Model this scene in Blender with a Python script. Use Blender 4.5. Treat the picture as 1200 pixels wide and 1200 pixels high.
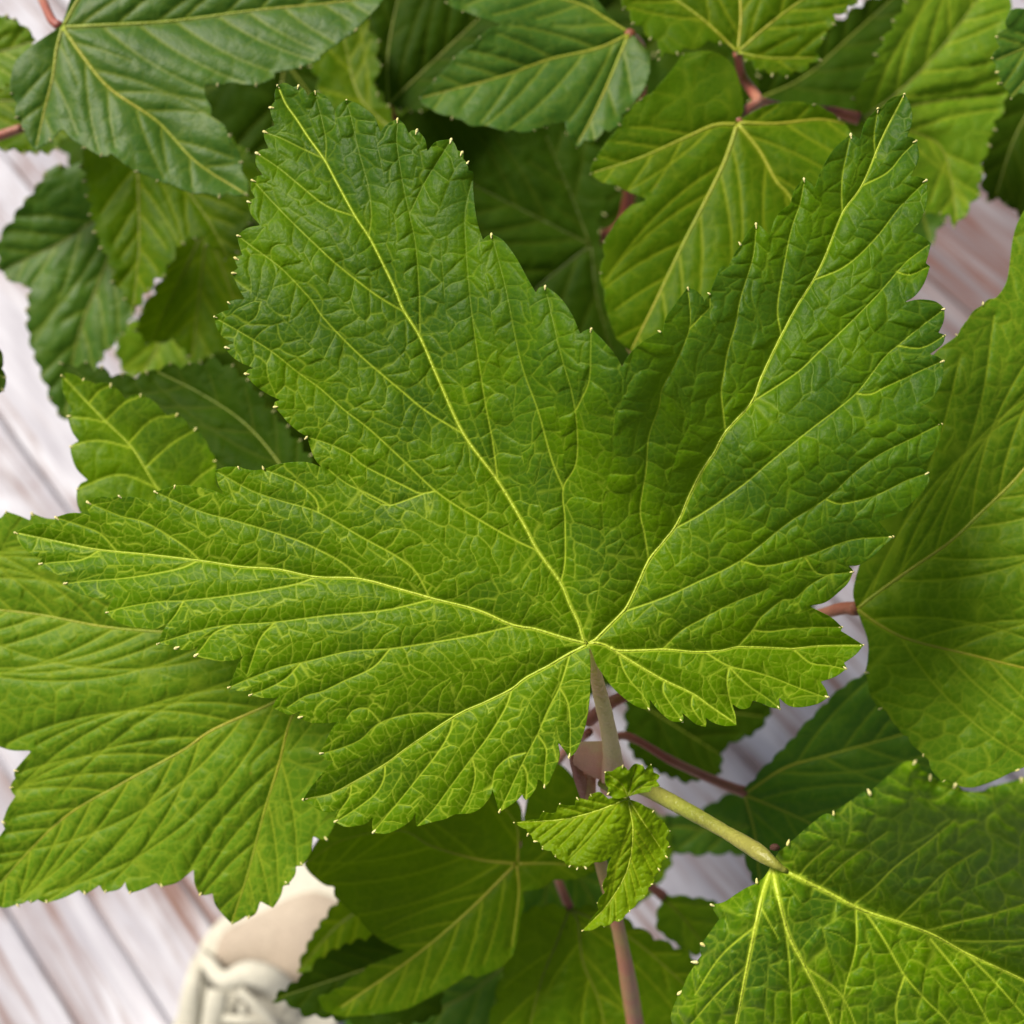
import bpy, math, random
import numpy as np
from mathutils import Vector, Matrix

# ------------------------------------------------------------------ camera, sky, sun, exposure
sc = bpy.context.scene
for o in list(bpy.data.objects):
    bpy.data.objects.remove(o)
FPX = 1150.0                      # focal length in units of the 1200-wide plate
TILT = math.radians(21)           # the camera looks down, pitched 21 degrees off the vertical
CAM_H = 0.50                      # metres above the boards
cam_d = bpy.data.cameras.new('camera')
cam_d.sensor_width = 36.0
cam_d.lens = 36.0 * FPX / 1200.0
cam_d.clip_start = 0.01
cam_d.clip_end = 200.0
cam_d.dof.use_dof = True
cam_d.dof.focus_distance = 0.124
cam_d.dof.aperture_fstop = 20.0
cam = bpy.data.objects.new('camera', cam_d)
sc.collection.objects.link(cam)
cam.location = (0, 0, CAM_H)
cam.rotation_euler = (TILT, 0, 0)
sc.camera = cam

SUN_EL, SUN_AZ = math.radians(52), math.radians(-56)     # azimuth from +Y, clockwise: from the upper left
w = bpy.data.worlds.new('World'); sc.world = w; w.use_nodes = True
nt = w.node_tree
sky = nt.nodes.new('ShaderNodeTexSky'); sky.sky_type = 'NISHITA'; sky.sun_disc = False
sky.sun_elevation = SUN_EL; sky.sun_rotation = SUN_AZ
sky.air_density = 1.0; sky.dust_density = 3.0; sky.ozone_density = 0.3
nt.links.new(sky.outputs[0], nt.nodes['Background'].inputs[0])
nt.nodes['Background'].inputs[1].default_value = 0.04
sun_d = bpy.data.lights.new('sun', 'SUN'); sun_d.energy = 3.5; sun_d.angle = math.radians(22)
sun_d.color = (1.0, 0.95, 0.87)
sun = bpy.data.objects.new('sun', sun_d); sc.collection.objects.link(sun)
sd = Vector((math.sin(SUN_AZ) * math.cos(SUN_EL), math.cos(SUN_AZ) * math.cos(SUN_EL), math.sin(SUN_EL)))
sun.rotation_euler = sd.to_track_quat('Z', 'Y').to_euler()
sun.location = sd * 3
vs = sc.view_settings
vs.view_transform = 'Standard'; vs.look = 'None'; vs.exposure = 0.62; vs.gamma = 1.0
vs.use_curve_mapping = False
vs.use_white_balance = True; vs.white_balance_temperature = 6800; vs.white_balance_tint = 10

# ------------------------------------------------------------------ helpers
rng = np.random.default_rng(7)
random.seed(7)
COL = sc.collection
ct, st = math.cos(TILT), math.sin(TILT)

def place(px, py, depth):
    """plate point at a given distance along the view axis -> a point in the place (arrays or floats)"""
    x = (np.asarray(px, float) - 600) / FPX * depth
    y = (600 - np.asarray(py, float)) / FPX * depth
    z = -np.asarray(depth, float) + 0 * x
    return np.stack([x, y * ct - z * st, y * st + z * ct + CAM_H], -1)

def ground_depth(py):
    v = (600 - py) / FPX
    return CAM_H / (ct - v * st)

def link(o, parent=None):
    COL.objects.link(o)
    if parent is not None:
        o.parent = parent
    return o

def mesh_obj(name, verts, loops, starts, totals, mat, parent=None, smooth=True, attrs=None):
    me = bpy.data.meshes.new(name)
    me.vertices.add(len(verts)); me.vertices.foreach_set('co', np.asarray(verts, np.float32).ravel())
    me.loops.add(len(loops)); me.loops.foreach_set('vertex_index', np.asarray(loops, np.int32))
    me.polygons.add(len(starts))
    me.polygons.foreach_set('loop_start', np.asarray(starts, np.int32))
    me.polygons.foreach_set('loop_total', np.asarray(totals, np.int32))
    me.polygons.foreach_set('use_smooth', np.full(len(starts), smooth))
    me.update(calc_edges=True); me.validate()
    for k, v in (attrs or {}).items():
        if v.ndim == 1:
            a = me.attributes.new(k, 'FLOAT', 'POINT'); a.data.foreach_set('value', v.astype(np.float32))
        else:
            a = me.attributes.new(k, 'FLOAT_VECTOR', 'POINT'); a.data.foreach_set('vector', v.astype(np.float32).ravel())
    me.materials.append(mat)
    return link(bpy.data.objects.new(name, me), parent)

def poly_obj(name, verts, faces, mat, parent=None, smooth=True):
    tot = [len(f) for f in faces]
    st_ = np.cumsum([0] + tot[:-1])
    return mesh_obj(name, verts, [i for f in faces for i in f], st_, tot, mat, parent, smooth)

def catmull(P, step):
    P = np.asarray(P, float)
    if len(P) == 2:
        n = max(1, int(np.linalg.norm(P[1] - P[0]) / step))
        t = np.linspace(0, 1, n + 1)[:, None]
        return P[0] + (P[1] - P[0]) * t
    Q = np.vstack([2 * P[0] - P[1], P, 2 * P[-1] - P[-2]])
    out = []
    for i in range(1, len(Q) - 2):
        a, b, c, d = Q[i - 1:i + 3]
        n = max(1, int(np.linalg.norm((c - b)[:2]) / step))
        t = (np.arange(n) / n)[:, None]
        out.append(0.5 * (2 * b + (c - a) * t + (2 * a - 5 * b + 4 * c - d) * t**2 + (3 * b - a - 3 * c + d) * t**3))
    out.append(P[-1:])
    return np.vstack(out)

def tube(name, pts, radii, mat, parent=None, sides=10, cap=True, flat=1.0):
    """tapered tube through 3-D points"""
    P = np.asarray(pts, float); n = len(P)
    T = np.gradient(P, axis=0); T /= np.linalg.norm(T, axis=1)[:, None] + 1e-12
    ref = np.array([0.31, 0.2, 0.93])
    V, F = [], []
    for i in range(n):
        a = np.cross(T[i], ref); a /= np.linalg.norm(a); b = np.cross(T[i], a)
        for k in range(sides):
            an = 2 * math.pi * k / sides
            V.append(P[i] + radii[i] * (a * math.cos(an) + b * math.sin(an) * flat))
    for i in range(n - 1):
        for k in range(sides):
            k2 = (k + 1) % sides
            F.append((i * sides + k, (i + 1) * sides + k, (i + 1) * sides + k2, i * sides + k2))
    if cap:
        F.append(tuple(range(sides))); F.append(tuple(reversed(range((n - 1) * sides, n * sides))))
    return poly_obj(name, V, F, mat, parent)

def stem(name, ctrl, mat, parent=None, sides=12, step=4.0, bump=0.14, seed=0):
    """ctrl: (px, py, depth, radius_px) along the stem, thickest data measured on the plate"""
    C = catmull(np.array(ctrl, float), step)
    r = C[:, 3] * C[:, 2] / FPX
    rr = np.random.default_rng(seed)
    r = r * (1 + bump * np.convolve(rr.normal(size=len(r) + 8), np.ones(9) / 9, 'valid'))
    return tube(name, place(C[:, 0], C[:, 1], C[:, 2]), r, mat, parent, sides)

def vnoise(x, y, scale, seed):
    r = np.random.default_rng(seed)
    L = r.uniform(-1, 1, (64, 64))
    u = np.asarray(x) / scale + 1000.37; v = np.asarray(y) / scale + 1000.71
    iu = np.floor(u).astype(int); iv = np.floor(v).astype(int)
    fu = u - iu; fv = v - iv
    fu = fu * fu * fu * (fu * (fu * 6 - 15) + 10); fv = fv * fv * fv * (fv * (fv * 6 - 15) + 10)
    g = lambda a, b: L[a % 64, b % 64]
    return (g(iu, iv) * (1 - fu) * (1 - fv) + g(iu + 1, iv) * fu * (1 - fv)
            + g(iu, iv + 1) * (1 - fu) * fv + g(iu + 1, iv + 1) * fu * fv)

def voro_edge(u, v, seed, jit=0.8):
    """distance to the nearest cell border of a jittered lattice, and a random value per cell"""
    r = np.random.default_rng(seed)
    JX = r.uniform(-.5, .5, (64, 64)) * jit; JY = r.uniform(-.5, .5, (64, 64)) * jit; RV = r.uniform(0, 1, (64, 64))
    iu = np.floor(u).astype(int); iv = np.floor(v).astype(int)
    b1 = np.full(u.shape, 9e9); bx = np.zeros(u.shape); by = np.zeros(u.shape); rv = np.zeros(u.shape)
    for a in (-1, 0, 1):
        for b in (-1, 0, 1):
            cu, cv = iu + a, iv + b
            dx = cu + .5 + JX[cu % 64, cv % 64] - u; dy = cv + .5 + JY[cu % 64, cv % 64] - v
            d = dx * dx + dy * dy
            m = d < b1
            b1 = np.where(m, d, b1); bx = np.where(m, dx, bx); by = np.where(m, dy, by); rv = np.where(m, RV[cu % 64, cv % 64], rv)
    e = np.full(u.shape, 9e9)
    for a in (-2, -1, 0, 1, 2):
        for b in (-2, -1, 0, 1, 2):
            cu, cv = iu + a, iv + b
            dx = cu + .5 + JX[cu % 64, cv % 64] - u; dy = cv + .5 + JY[cu % 64, cv % 64] - v
            ex = dx - bx; ey = dy - by
            L = np.sqrt(ex * ex + ey * ey)
            q = (0.5 * (dx + bx) * ex + 0.5 * (dy + by) * ey) / np.maximum(L, 1e-6)
            e = np.where(L > 1e-6, np.minimum(e, q), e)
    return e, rv

# ------------------------------------------------------------------ materials
def newmat(name):
    m = bpy.data.materials.new(name); m.use_nodes = True
    n = m.node_tree.nodes; n.clear()
    return m, n, m.node_tree.links

def leaf_material(name, col, col2, vein, trans, t_fac=0.4, rough=0.42, spec=0.4, vein_fac=0.85, bump=0.35, fine=1.0):
    m, n, l = newmat(name)
    out = n.new('ShaderNodeOutputMaterial')
    at = n.new('ShaderNodeAttribute'); at.attribute_name = 'vein'
    cl = n.new('ShaderNodeAttribute'); cl.attribute_name = 'cell'
    uv = n.new('ShaderNodeAttribute'); uv.attribute_name = 'leaf_uv'
    ns = n.new('ShaderNodeTexNoise'); ns.inputs['Scale'].default_value = 1.1; ns.inputs['Detail'].default_value = 5
    l.new(uv.outputs['Vector'], ns.inputs['Vector'])
    f2 = n.new('ShaderNodeTexNoise'); f2.inputs['Scale'].default_value = 22 * fine; f2.inputs['Detail'].default_value = 3
    l.new(uv.outputs['Vector'], f2.inputs['Vector'])
    rmp = n.new('ShaderNodeMapRange'); rmp.inputs[1].default_value = 0.35; rmp.inputs[2].default_value = 0.65
    l.new(ns.outputs['Fac'], rmp.inputs[0])
    addc = n.new('ShaderNodeMath'); addc.operation = 'MULTIPLY_ADD'
    l.new(cl.outputs['Fac'], addc.inputs[0]); addc.inputs[1].default_value = 0.35; l.new(rmp.outputs[0], addc.inputs[2])
    addf = n.new('ShaderNodeMath'); addf.operation = 'MULTIPLY_ADD'; addf.use_clamp = True
    l.new(f2.outputs['Fac'], addf.inputs[0]); addf.inputs[1].default_value = 0.9; 
    sub = n.new('ShaderNodeMath'); sub.operation = 'SUBTRACT'; l.new(addc.outputs[0], sub.inputs[0]); sub.inputs[1].default_value = 0.6
    l.new(sub.outputs[0], addf.inputs[2])
    mx = n.new('ShaderNodeMix'); mx.data_type = 'RGBA'
    mx.inputs[6].default_value = (*col, 1); mx.inputs[7].default_value = (*col2, 1)
    l.new(addf.outputs[0], mx.inputs[0])
    vf = n.new('ShaderNodeMath'); vf.operation = 'MULTIPLY'; vf.use_clamp = True
    l.new(at.outputs['Fac'], vf.inputs[0]); vf.inputs[1].default_value = vein_fac
    mv = n.new('ShaderNodeMix'); mv.data_type = 'RGBA'
    l.new(vf.outputs[0], mv.inputs[0]); l.new(mx.outputs[2], mv.inputs[6]); mv.inputs[7].default_value = (*vein, 1)
    # a few small yellow-brown blemishes
    vo = n.new('ShaderNodeTexVoronoi'); vo.inputs['Scale'].default_value = 2.6; l.new(uv.outputs['Vector'], vo.inputs['Vector'])
    sx = n.new('ShaderNodeSeparateColor'); l.new(vo.outputs['Color'], sx.inputs[0])
    rad = n.new('ShaderNodeMapRange'); rad.inputs[1].default_value = 0.72; rad.inputs[2].default_value = 1.0; rad.inputs[3].default_value = 0.0; rad.inputs[4].default_value = 0.10
    l.new(sx.outputs[0], rad.inputs[0])
    nd = n.new('ShaderNodeMath'); nd.operation = 'MULTIPLY_ADD'; l.new(f2.outputs['Fac'], nd.inputs[0]); nd.inputs[1].default_value = 0.08; l.new(vo.outputs['Distance'], nd.inputs[2])
    n2d = n.new('ShaderNodeMath'); n2d.operation = 'SUBTRACT'; l.new(rad.outputs[0], n2d.inputs[0]); l.new(nd.outputs[0], n2d.inputs[1])
    sp = n.new('ShaderNodeMapRange'); sp.inputs[1].default_value = -0.045; sp.inputs[2].default_value = 0.02; sp.inputs[3].default_value = 0; sp.inputs[4].default_value = 0.6
    l.new(n2d.outputs[0], sp.inputs[0])
    mb = n.new('ShaderNodeMix'); mb.data_type = 'RGBA'; l.new(sp.outputs[0], mb.inputs[0]); l.new(mv.outputs[2], mb.inputs[6]); mb.inputs[7].default_value = (0.20, 0.17, 0.02, 1)
    bs = n.new('ShaderNodeBsdfPrincipled')
    l.new(mb.outputs[2], bs.inputs['Base Color'])
    bs.inputs['Roughness'].default_value = rough
    bs.inputs['Specular IOR Level'].default_value = spec
    bp = n.new('ShaderNodeBump'); bp.inputs['Strength'].default_value = bump; bp.inputs['Distance'].default_value = 0.00025
    l.new(f2.outputs['Fac'], bp.inputs['Height']); l.new(bp.outputs[0], bs.inputs['Normal'])
    tr = n.new('ShaderNodeBsdfTranslucent')
    mt = n.new('ShaderNodeMix'); mt.data_type = 'RGBA'
    l.new(vf.outputs[0], mt.inputs[0]); mt.inputs[6].default_value = (*trans, 1)
    mt.inputs[7].default_value = (min(1, trans[0] * 1.5), min(1, trans[1] * 1.35), trans[2] * 1.4, 1)
    l.new(mt.outputs[2], tr.inputs['Color'])
    ms = n.new('ShaderNodeMixShader'); ms.inputs[0].default_value = t_fac
    l.new(bs.outputs[0], ms.inputs[1]); l.new(tr.outputs[0], ms.inputs[2]); l.new(ms.outputs[0], out.inputs[0])
    return m

def stem_material(name, c1, c2, scale=60.0, rough=0.5, thin=0.0, speck=0.45):
    m, n, l = newmat(name)
    out = n.new('ShaderNodeOutputMaterial'); bs = n.new('ShaderNodeBsdfPrincipled'); l.new(bs.outputs[0], out.inputs[0])
    tc = n.new('ShaderNodeTexCoord')
    ns = n.new('ShaderNodeTexNoise'); ns.inputs['Scale'].default_value = scale; ns.inputs['Detail'].default_value = 4
    l.new(tc.outputs['Object'], ns.inputs['Vector'])
    cr = n.new('ShaderNodeValToRGB'); cr.color_ramp.elements[0].position = 0.4; cr.color_ramp.elements[1].position = 0.62
    cr.color_ramp.elements[0].color = (*c1, 1); cr.color_ramp.elements[1].color = (*c2, 1)
    l.new(ns.outputs['Fac'], cr.inputs[0])
    n2 = n.new('ShaderNodeTexNoise'); n2.inputs['Scale'].default_value = scale * 22; n2.inputs['Detail'].default_value = 4
    l.new(tc.outputs['Object'], n2.inputs['Vector'])
    mx = n.new('ShaderNodeMix'); mx.data_type = 'RGBA'; mx.blend_type = 'MULTIPLY'; mx.inputs[0].default_value = speck
    l.new(cr.outputs[0], mx.inputs[6]); l.new(n2.outputs['Fac'], mx.inputs[7])
    l.new(mx.outputs[2], bs.inputs['Base Color'])
    bs.inputs['Roughness'].default_value = rough
    bp = n.new('ShaderNodeBump'); bp.inputs['Strength'].default_value = 0.8; bp.inputs['Distance'].default_value = 0.0003
    l.new(n2.outputs['Fac'], bp.inputs['Height']); l.new(bp.outputs[0], bs.inputs['Normal'])
    if thin:
        tr = n.new('ShaderNodeBsdfTranslucent'); l.new(mx.outputs[2], tr.inputs['Color'])
        ms = n.new('ShaderNodeMixShader'); ms.inputs[0].default_value = thin
        l.new(bs.outputs[0], ms.inputs[1]); l.new(tr.outputs[0], ms.inputs[2]); l.new(ms.outputs[0], out.inputs[0])
    return m

M = {}
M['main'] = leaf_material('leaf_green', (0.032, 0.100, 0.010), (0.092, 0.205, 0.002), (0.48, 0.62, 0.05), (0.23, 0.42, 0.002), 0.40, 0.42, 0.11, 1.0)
M['pale'] = leaf_material('leaf_soft_green', (0.078, 0.180, 0.008), (0.115, 0.235, 0.010), (0.34, 0.42, 0.03), (0.18, 0.38, 0.005), 0.34, 0.46, 0.12, 0.85)
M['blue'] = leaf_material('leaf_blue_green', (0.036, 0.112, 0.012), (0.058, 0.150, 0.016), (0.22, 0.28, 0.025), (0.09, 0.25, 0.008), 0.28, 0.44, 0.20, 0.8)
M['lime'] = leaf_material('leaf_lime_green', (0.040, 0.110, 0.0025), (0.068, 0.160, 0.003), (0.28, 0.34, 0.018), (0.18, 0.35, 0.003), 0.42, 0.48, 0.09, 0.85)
M['dark'] = leaf_material('leaf_shade_green', (0.018, 0.050, 0.0025), (0.028, 0.072, 0.003), (0.07, 0.10, 0.008), (0.07, 0.14, 0.002), 0.32, 0.55, 0.04, 0.6)  # shade inside the bush, painted in as a darker leaf colour
M['young'] = leaf_material('leaf_young_green', (0.11, 0.21, 0.003), (0.16, 0.28, 0.004), (0.34, 0.42, 0.02), (0.28, 0.46, 0.003), 0.36, 0.46, 0.12, 0.7, 0.4, 1.5)
M['vein'] = stem_material('vein_yellow_green', (0.42, 0.54, 0.04), (0.48, 0.58, 0.05), 90, 0.5, 0, 0.05)
M['vein_gold'] = stem_material('vein_golden', (0.42, 0.40, 0.03), (0.34, 0.42, 0.03), 60, 0.5, 0, 0.1)
M['vein_deep'] = stem_material('vein_deep_olive', (0.055, 0.090, 0.006), (0.09, 0.12, 0.008), 60, 0.5, 0, 0.1)
M['vein_dim'] = stem_material('vein_olive', (0.17, 0.23, 0.015), (0.22, 0.27, 0.02), 60, 0.5, 0, 0.1)
M['tip'] = stem_material('tooth_tip_cream', (0.85, 0.76, 0.26), (0.93, 0.85, 0.38), 200, 0.4, 0, 0.05)
M['tip_dim'] = stem_material('tooth_tip_dull', (0.40, 0.40, 0.14), (0.46, 0.44, 0.18), 200, 0.4)
M['stalk_pink'] = stem_material('stalk_pink_green', (0.92, 0.66, 0.42), (0.94, 0.50, 0.40), 90, 0.45, 0, 0.2)
M['stalk_red'] = stem_material('stalk_red', (0.36, 0.085, 0.065), (0.44, 0.18, 0.115), 70, 0.45, 0, 0.25)
M['stalk_green'] = stem_material('stalk_green', (0.27, 0.31, 0.035), (0.36, 0.35, 0.07), 70, 0.42)
M['cane'] = stem_material('cane_red_brown', (0.62, 0.25, 0.14), (0.55, 0.38, 0.13), 130, 0.5, 0, 0.3)
M['sheath'] = stem_material('sheath_pink', (0.95, 0.70, 0.42), (0.95, 0.50, 0.40), 160, 0.4, 0.5, 0.15)
M['bud'] = stem_material('bud_brown', (0.05, 0.018, 0.01), (0.09, 0.03, 0.015), 300, 0.5)

# ------------------------------------------------------------------ the leaf builder
def parse(s):
    out = []
    for tok in s.split():
        k = tok[-1] if tok[-1] in 'tn' else ''
        x, y = (tok[:-1] if k else tok).split(',')
        out.append((float(x), float(y), k))
    return out

def shoelace(P):
    x, y = P[:, 0], P[:, 1]
    return 0.5 * np.sum(x * np.roll(y, -1) - np.roll(x, -1) * y)

def outline_curve(pts, step=2.5):
    """closed outline with sharp corners at tips (t) and notches (n), rounded runs between"""
    n = len(pts)
    first = next(i for i, p in enumerate(pts) if p[2])
    pts = pts[first:] + pts[:first]
    P0 = np.array([p[:2] for p in pts]); sgn = 1 if shoelace(P0) > 0 else -1
    runs, cur = [], [pts[0]]
    for p in pts[1:] + [pts[0]]:
        cur.append(p)
        if p[2]:
            runs.append(cur); cur = [p]
    poly, tips = [], []
    for r in runs:
        Q = np.array([p[:2] for p in r])
        if len(Q) == 2:
            d = Q[1] - Q[0]; L = np.linalg.norm(d)
            nrm = np.array([d[1], -d[0]]) * sgn / (L + 1e-9)
            Q = np.array([Q[0], (Q[0] + Q[1]) / 2 + nrm * L * 0.10, Q[1]])
        C = catmull(Q, step)
        poly.append(C[:-1])
        if r[0][2] == 't':
            tips.append(r[0][:2])
    return np.vstack(poly), np.array(tips).reshape(-1, 2)

def serrate(coarse, tooth=24.0, depth=0.30, seed=0):
    """coarse closed lobe envelope -> toothed outline tokens; envelope points marked t stay the lobe tips"""
    r = np.random.default_rng(seed)
    P0 = np.array([p[:2] for p in coarse]); sgn = 1 if shoelace(P0) > 0 else -1
    C, _ = outline_curve([(p[0], p[1], p[2]) for p in coarse], 2.0)
    d = np.linalg.norm(np.roll(C, -1, 0) - C, axis=1); s = np.concatenate([[0], np.cumsum(d)])
    tot = s[-1]; CC = np.vstack([C, C[:1]])
    at = lambda q: np.array([np.interp(q % tot, s, CC[:, 0]), np.interp(q % tot, s, CC[:, 1])])
    out = []; q = 0.0
    while q < tot - tooth * 0.5:
        L = tooth * r.uniform(0.7, 1.35)
        L = min(L, tot - q)
        a = at(q); b = at(q + L * r.uniform(0.5, 0.72))
        tg = at(q + L) - a; nn = np.array([tg[1], -tg[0]]) * sgn / (np.linalg.norm(tg) + 1e-9)
        out.append((*(a + nn * tooth * depth * 0.35), 't'))
        out.append((*(b - nn * tooth * depth * r.uniform(.45, .85)), 'n'))
        q += L
    return out

def inside_poly(poly, x, y):
    x1, y1 = poly[:, 0], poly[:, 1]; x2, y2 = np.roll(x1, -1), np.roll(y1, -1)
    c = ((y1 > y) != (y2 > y)) & (x < (x2 - x1) * (y - y1) / (y2 - y1 + 1e-12) + x1)
    return bool(c.sum() & 1)

def auto_secondary(prims, poly, spacing=42, ang=40, seed=0):
    r = np.random.default_rng(seed); out = []
    PP = [catmull(p, 5) for p in prims]; laid = []
    for pi, p in enumerate(PP):
        d = np.concatenate([[0], np.cumsum(np.linalg.norm(np.diff(p, axis=0), axis=1))])
        for side in (-1, 1):
            q = spacing * (0.6 + 0.35 * side + 0.2 * r.uniform())
            while q < d[-1] - spacing * 0.45:
                i = int(np.searchsorted(d, q)); i = min(max(i, 1), len(p) - 2)
                t = p[i + 1] - p[i - 1]; a = math.atan2(t[1], t[0]) + side * math.radians(ang + r.uniform(-5, 5))
                x = p[i].copy(); path = [x.copy()]; k = 0
                while k < 60:
                    a -= side * math.radians(0.9)
                    x = x + 6 * np.array([math.cos(a), math.sin(a)]); k += 1
                    if not inside_poly(poly, *x): break
                    if k > 4 and any(np.min(np.hypot(*(o - x).T)) < 9 for j, o in enumerate(PP) if j != pi): break
                    if any(o[0] != pi and np.min(np.hypot(*(o[1] - x).T)) < 9 for o in laid): break
                    path.append(x.copy())
                if len(path) > 4:
                    laid.append((pi, np.array(path)))
                    out.append(np.array(path)[::3] if len(path) > 7 else np.array(path))
                q += spacing * r.uniform(0.8, 1.25)
    return out

def smin(a, k):
    return 1 - np.exp(-a / k)

def build_leaf(outline, prims, secs, depth, mat, parent, step=2.5, tilt=(0, 0), ref=None, a1=9.0, w1=45.0, a2=3.2, w2=9.0,
               a3=1.5, a4=0.35, droop=0.0, wave=6.0, wave_scale=150, shape=None, cell=(14.0, 22.0), rim=0.00028,
               pw=3.4, sw=1.5, vein_mat='vein', tip_mat='tip', tip_r=3.0, net=0.55, fine_net=0.22, net_mask=None, relief_mask=None, tone=None, vis=None, seed=1,
               label=None, fine_cell=8.0, prim_tubes=True, curl=0.0, curl_w=22.0):
    poly, tips = outline_curve(outline, 2.2)
    x0, y0 = poly.min(0) - 3 * step; x1, y1 = poly.max(0) + 3 * step
    nx = int((x1 - x0) / step) + 2; ny = int((y1 - y0) / step) + 2
    gx = x0 + np.arange(nx) * step; gy = y0 + np.arange(ny) * step
    X, Y = np.meshgrid(gx, gy)
    # signed distance to the outline
    ins = np.zeros((ny, nx), bool); dist = np.full((ny, nx), 70.0)
    Q = np.vstack([poly, poly[:1]])
    for (ax, ay), (bx, by) in zip(Q[:-1], Q[1:]):
        if ay != by:
            lo, hi = min(ay, by), max(ay, by)
            j0 = int(np.ceil((lo - y0) / step)); j1 = int(np.ceil((hi - y0) / step))
            for j in range(max(j0, 0), min(j1, ny)):
                xc = ax + (bx - ax) * (gy[j] - ay) / (by - ay)
                k = int(np.ceil((xc - x0) / step))
                if k > 0:
                    ins[j, :min(k, nx)] ^= True
        W = max(26.0, curl_w + 2)
        i0 = max(int((min(ax, bx) - W - x0) / step), 0); i1 = min(int((max(ax, bx) + W - x0) / step) + 1, nx)
        j0 = max(int((min(ay, by) - W - y0) / step), 0); j1 = min(int((max(ay, by) + W - y0) / step) + 1, ny)
        sx = X[j0:j1, i0:i1]; sy = Y[j0:j1, i0:i1]
        dx, dy = bx - ax, by - ay; L2 = dx * dx + dy * dy + 1e-12
        t = np.clip(((sx - ax) * dx + (sy - ay) * dy) / L2, 0, 1)
        dd = np.hypot(sx - ax - t * dx, sy - ay - t * dy)
        dist[j0:j1, i0:i1] = np.minimum(dist[j0:j1, i0:i1], dd)
    S = np.where(ins, dist, -dist)
    # distances to the veins
    BIG = 90.0
    d1 = np.full((ny, nx), BIG); d2 = np.full((ny, nx), BIG); vs_ = np.zeros((ny, nx)); vd = np.zeros((ny, nx)); vid = np.zeros((ny, nx))
    dp = np.full((ny, nx), 200.0); vein = np.zeros((ny, nx))
    allv = [(catmull(v, 6), 1) for v in prims] + [(catmull(v, 6), 2) for v in secs]
    for k, (v, order) in enumerate(allv):
        W = 200.0 if order == 1 else BIG
        i0 = max(int((v[:, 0].min() - W - x0) / step), 0); i1 = min(int((v[:, 0].max() + W - x0) / step) + 1, nx)
        j0 = max(int((v[:, 1].min() - W - y0) / step), 0); j1 = min(int((v[:, 1].max() + W - y0) / step) + 1, ny)
        if i1 <= i0 or j1 <= j0: continue
        sx = X[j0:j1, i0:i1]; sy = Y[j0:j1, i0:i1]
        bd = np.full(sx.shape, 1e9); bs = np.zeros(sx.shape); bsg = np.zeros(sx.shape); acc = 0.0
        nseg = len(v) - 1
        for q, ((ax, ay), (bx, by)) in enumerate(zip(v[:-1], v[1:])):
            dx, dy = bx - ax, by - ay; L = math.hypot(dx, dy) + 1e-9
            tu = ((sx - ax) * dx + (sy - ay) * dy) / (L * L)
            t = np.clip(tu, 0, 1)
            dd = np.hypot(sx - ax - t * dx, sy - ay - t * dy)
            if q == 0 and order == 2: dd = dd + np.maximum(-tu * L, 0) * 0.8
            m = dd < bd
            ts = np.clip(tu, -99 if q == 0 else 0, 99 if q == nseg - 1 else 1)
            bd = np.where(m, dd, bd); bs = np.where(m, acc + ts * L, bs)
            lat = ((sx - ax) * dy - (sy - ay) * dx) / L
            bsg = np.where(m, np.where(ts == t, np.sign(lat) * dd, lat), bsg); acc += L
        A = d1[j0:j1, i0:i1]; B = d2[j0:j1, i0:i1]
        m = bd < A
        B[:] = np.where(m, A, np.minimum(B, bd)); A[:] = np.where(m, bd, A)
        vs_[j0:j1, i0:i1] = np.where(m, bs, vs_[j0:j1, i0:i1]); vd[j0:j1, i0:i1] = np.where(m, bsg, vd[j0:j1, i0:i1])
        vid[j0:j1, i0:i1] = np.where(m, k * 7.31, vid[j0:j1, i0:i1])
        frac = np.clip(bs / max(acc, 1), 0, 1)
        wv = (pw * 0.8 if order == 1 else sw) * (1 - 0.62 * frac)
        wv = np.maximum(wv, 0.55 * step)
        pr = np.clip(1.5 - bd / wv, 0, 1) * (1.0 if order == 1 else 1.0 - 0.25 * frac)
        if order == 2 and vis is not None: pr = pr * vis(sx, sy)
        vein[j0:j1, i0:i1] = np.maximum(vein[j0:j1, i0:i1], pr)
        if order == 1:
            dp[j0:j1, i0:i1] = np.minimum(dp[j0:j1, i0:i1], bd)
    # third-order veins: rungs between the side veins, then a fine net
    wx = 5 * vnoise(X, Y, 30, seed + 11) + 2.6 * vnoise(X, Y, 13, seed + 12); wy = 5 * vnoise(X, Y, 30, seed + 13) + 2.6 * vnoise(X, Y, 13, seed + 14)
    e3, c3 = voro_edge((vs_ + wx + 0.45 * np.abs(vd)) / cell[0] + vid, (vd + wy) / cell[1] + 0.5 + vid, seed + 3)
    e3 = e3 * 0.5 * (cell[0] + cell[1]) * 0.8
    e3 = np.minimum(e3, np.minimum(np.abs(d2 - d1) * 0.5 + 0.25 * np.abs(wx), d1))
    e4, c4 = voro_edge((X + 0.6 * wx) / fine_cell, (Y + 0.6 * wy) / fine_cell, seed + 5)
    e4 = np.minimum(e4 * fine_cell, e3)
    rm = 1.0 if relief_mask is None else relief_mask(X, Y)
    nm = 1.0 if net_mask is None else net_mask(X, Y)
    lw = max(0.8, 0.72 * step)
    vein = np.maximum(vein, nm * net * np.clip(1.35 - e3 / lw, 0, 1) * (0.55 + 0.45 * c3))
    vein = np.maximum(vein, nm * fine_net * np.clip(1.3 - e4 / lw, 0, 1))
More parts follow.
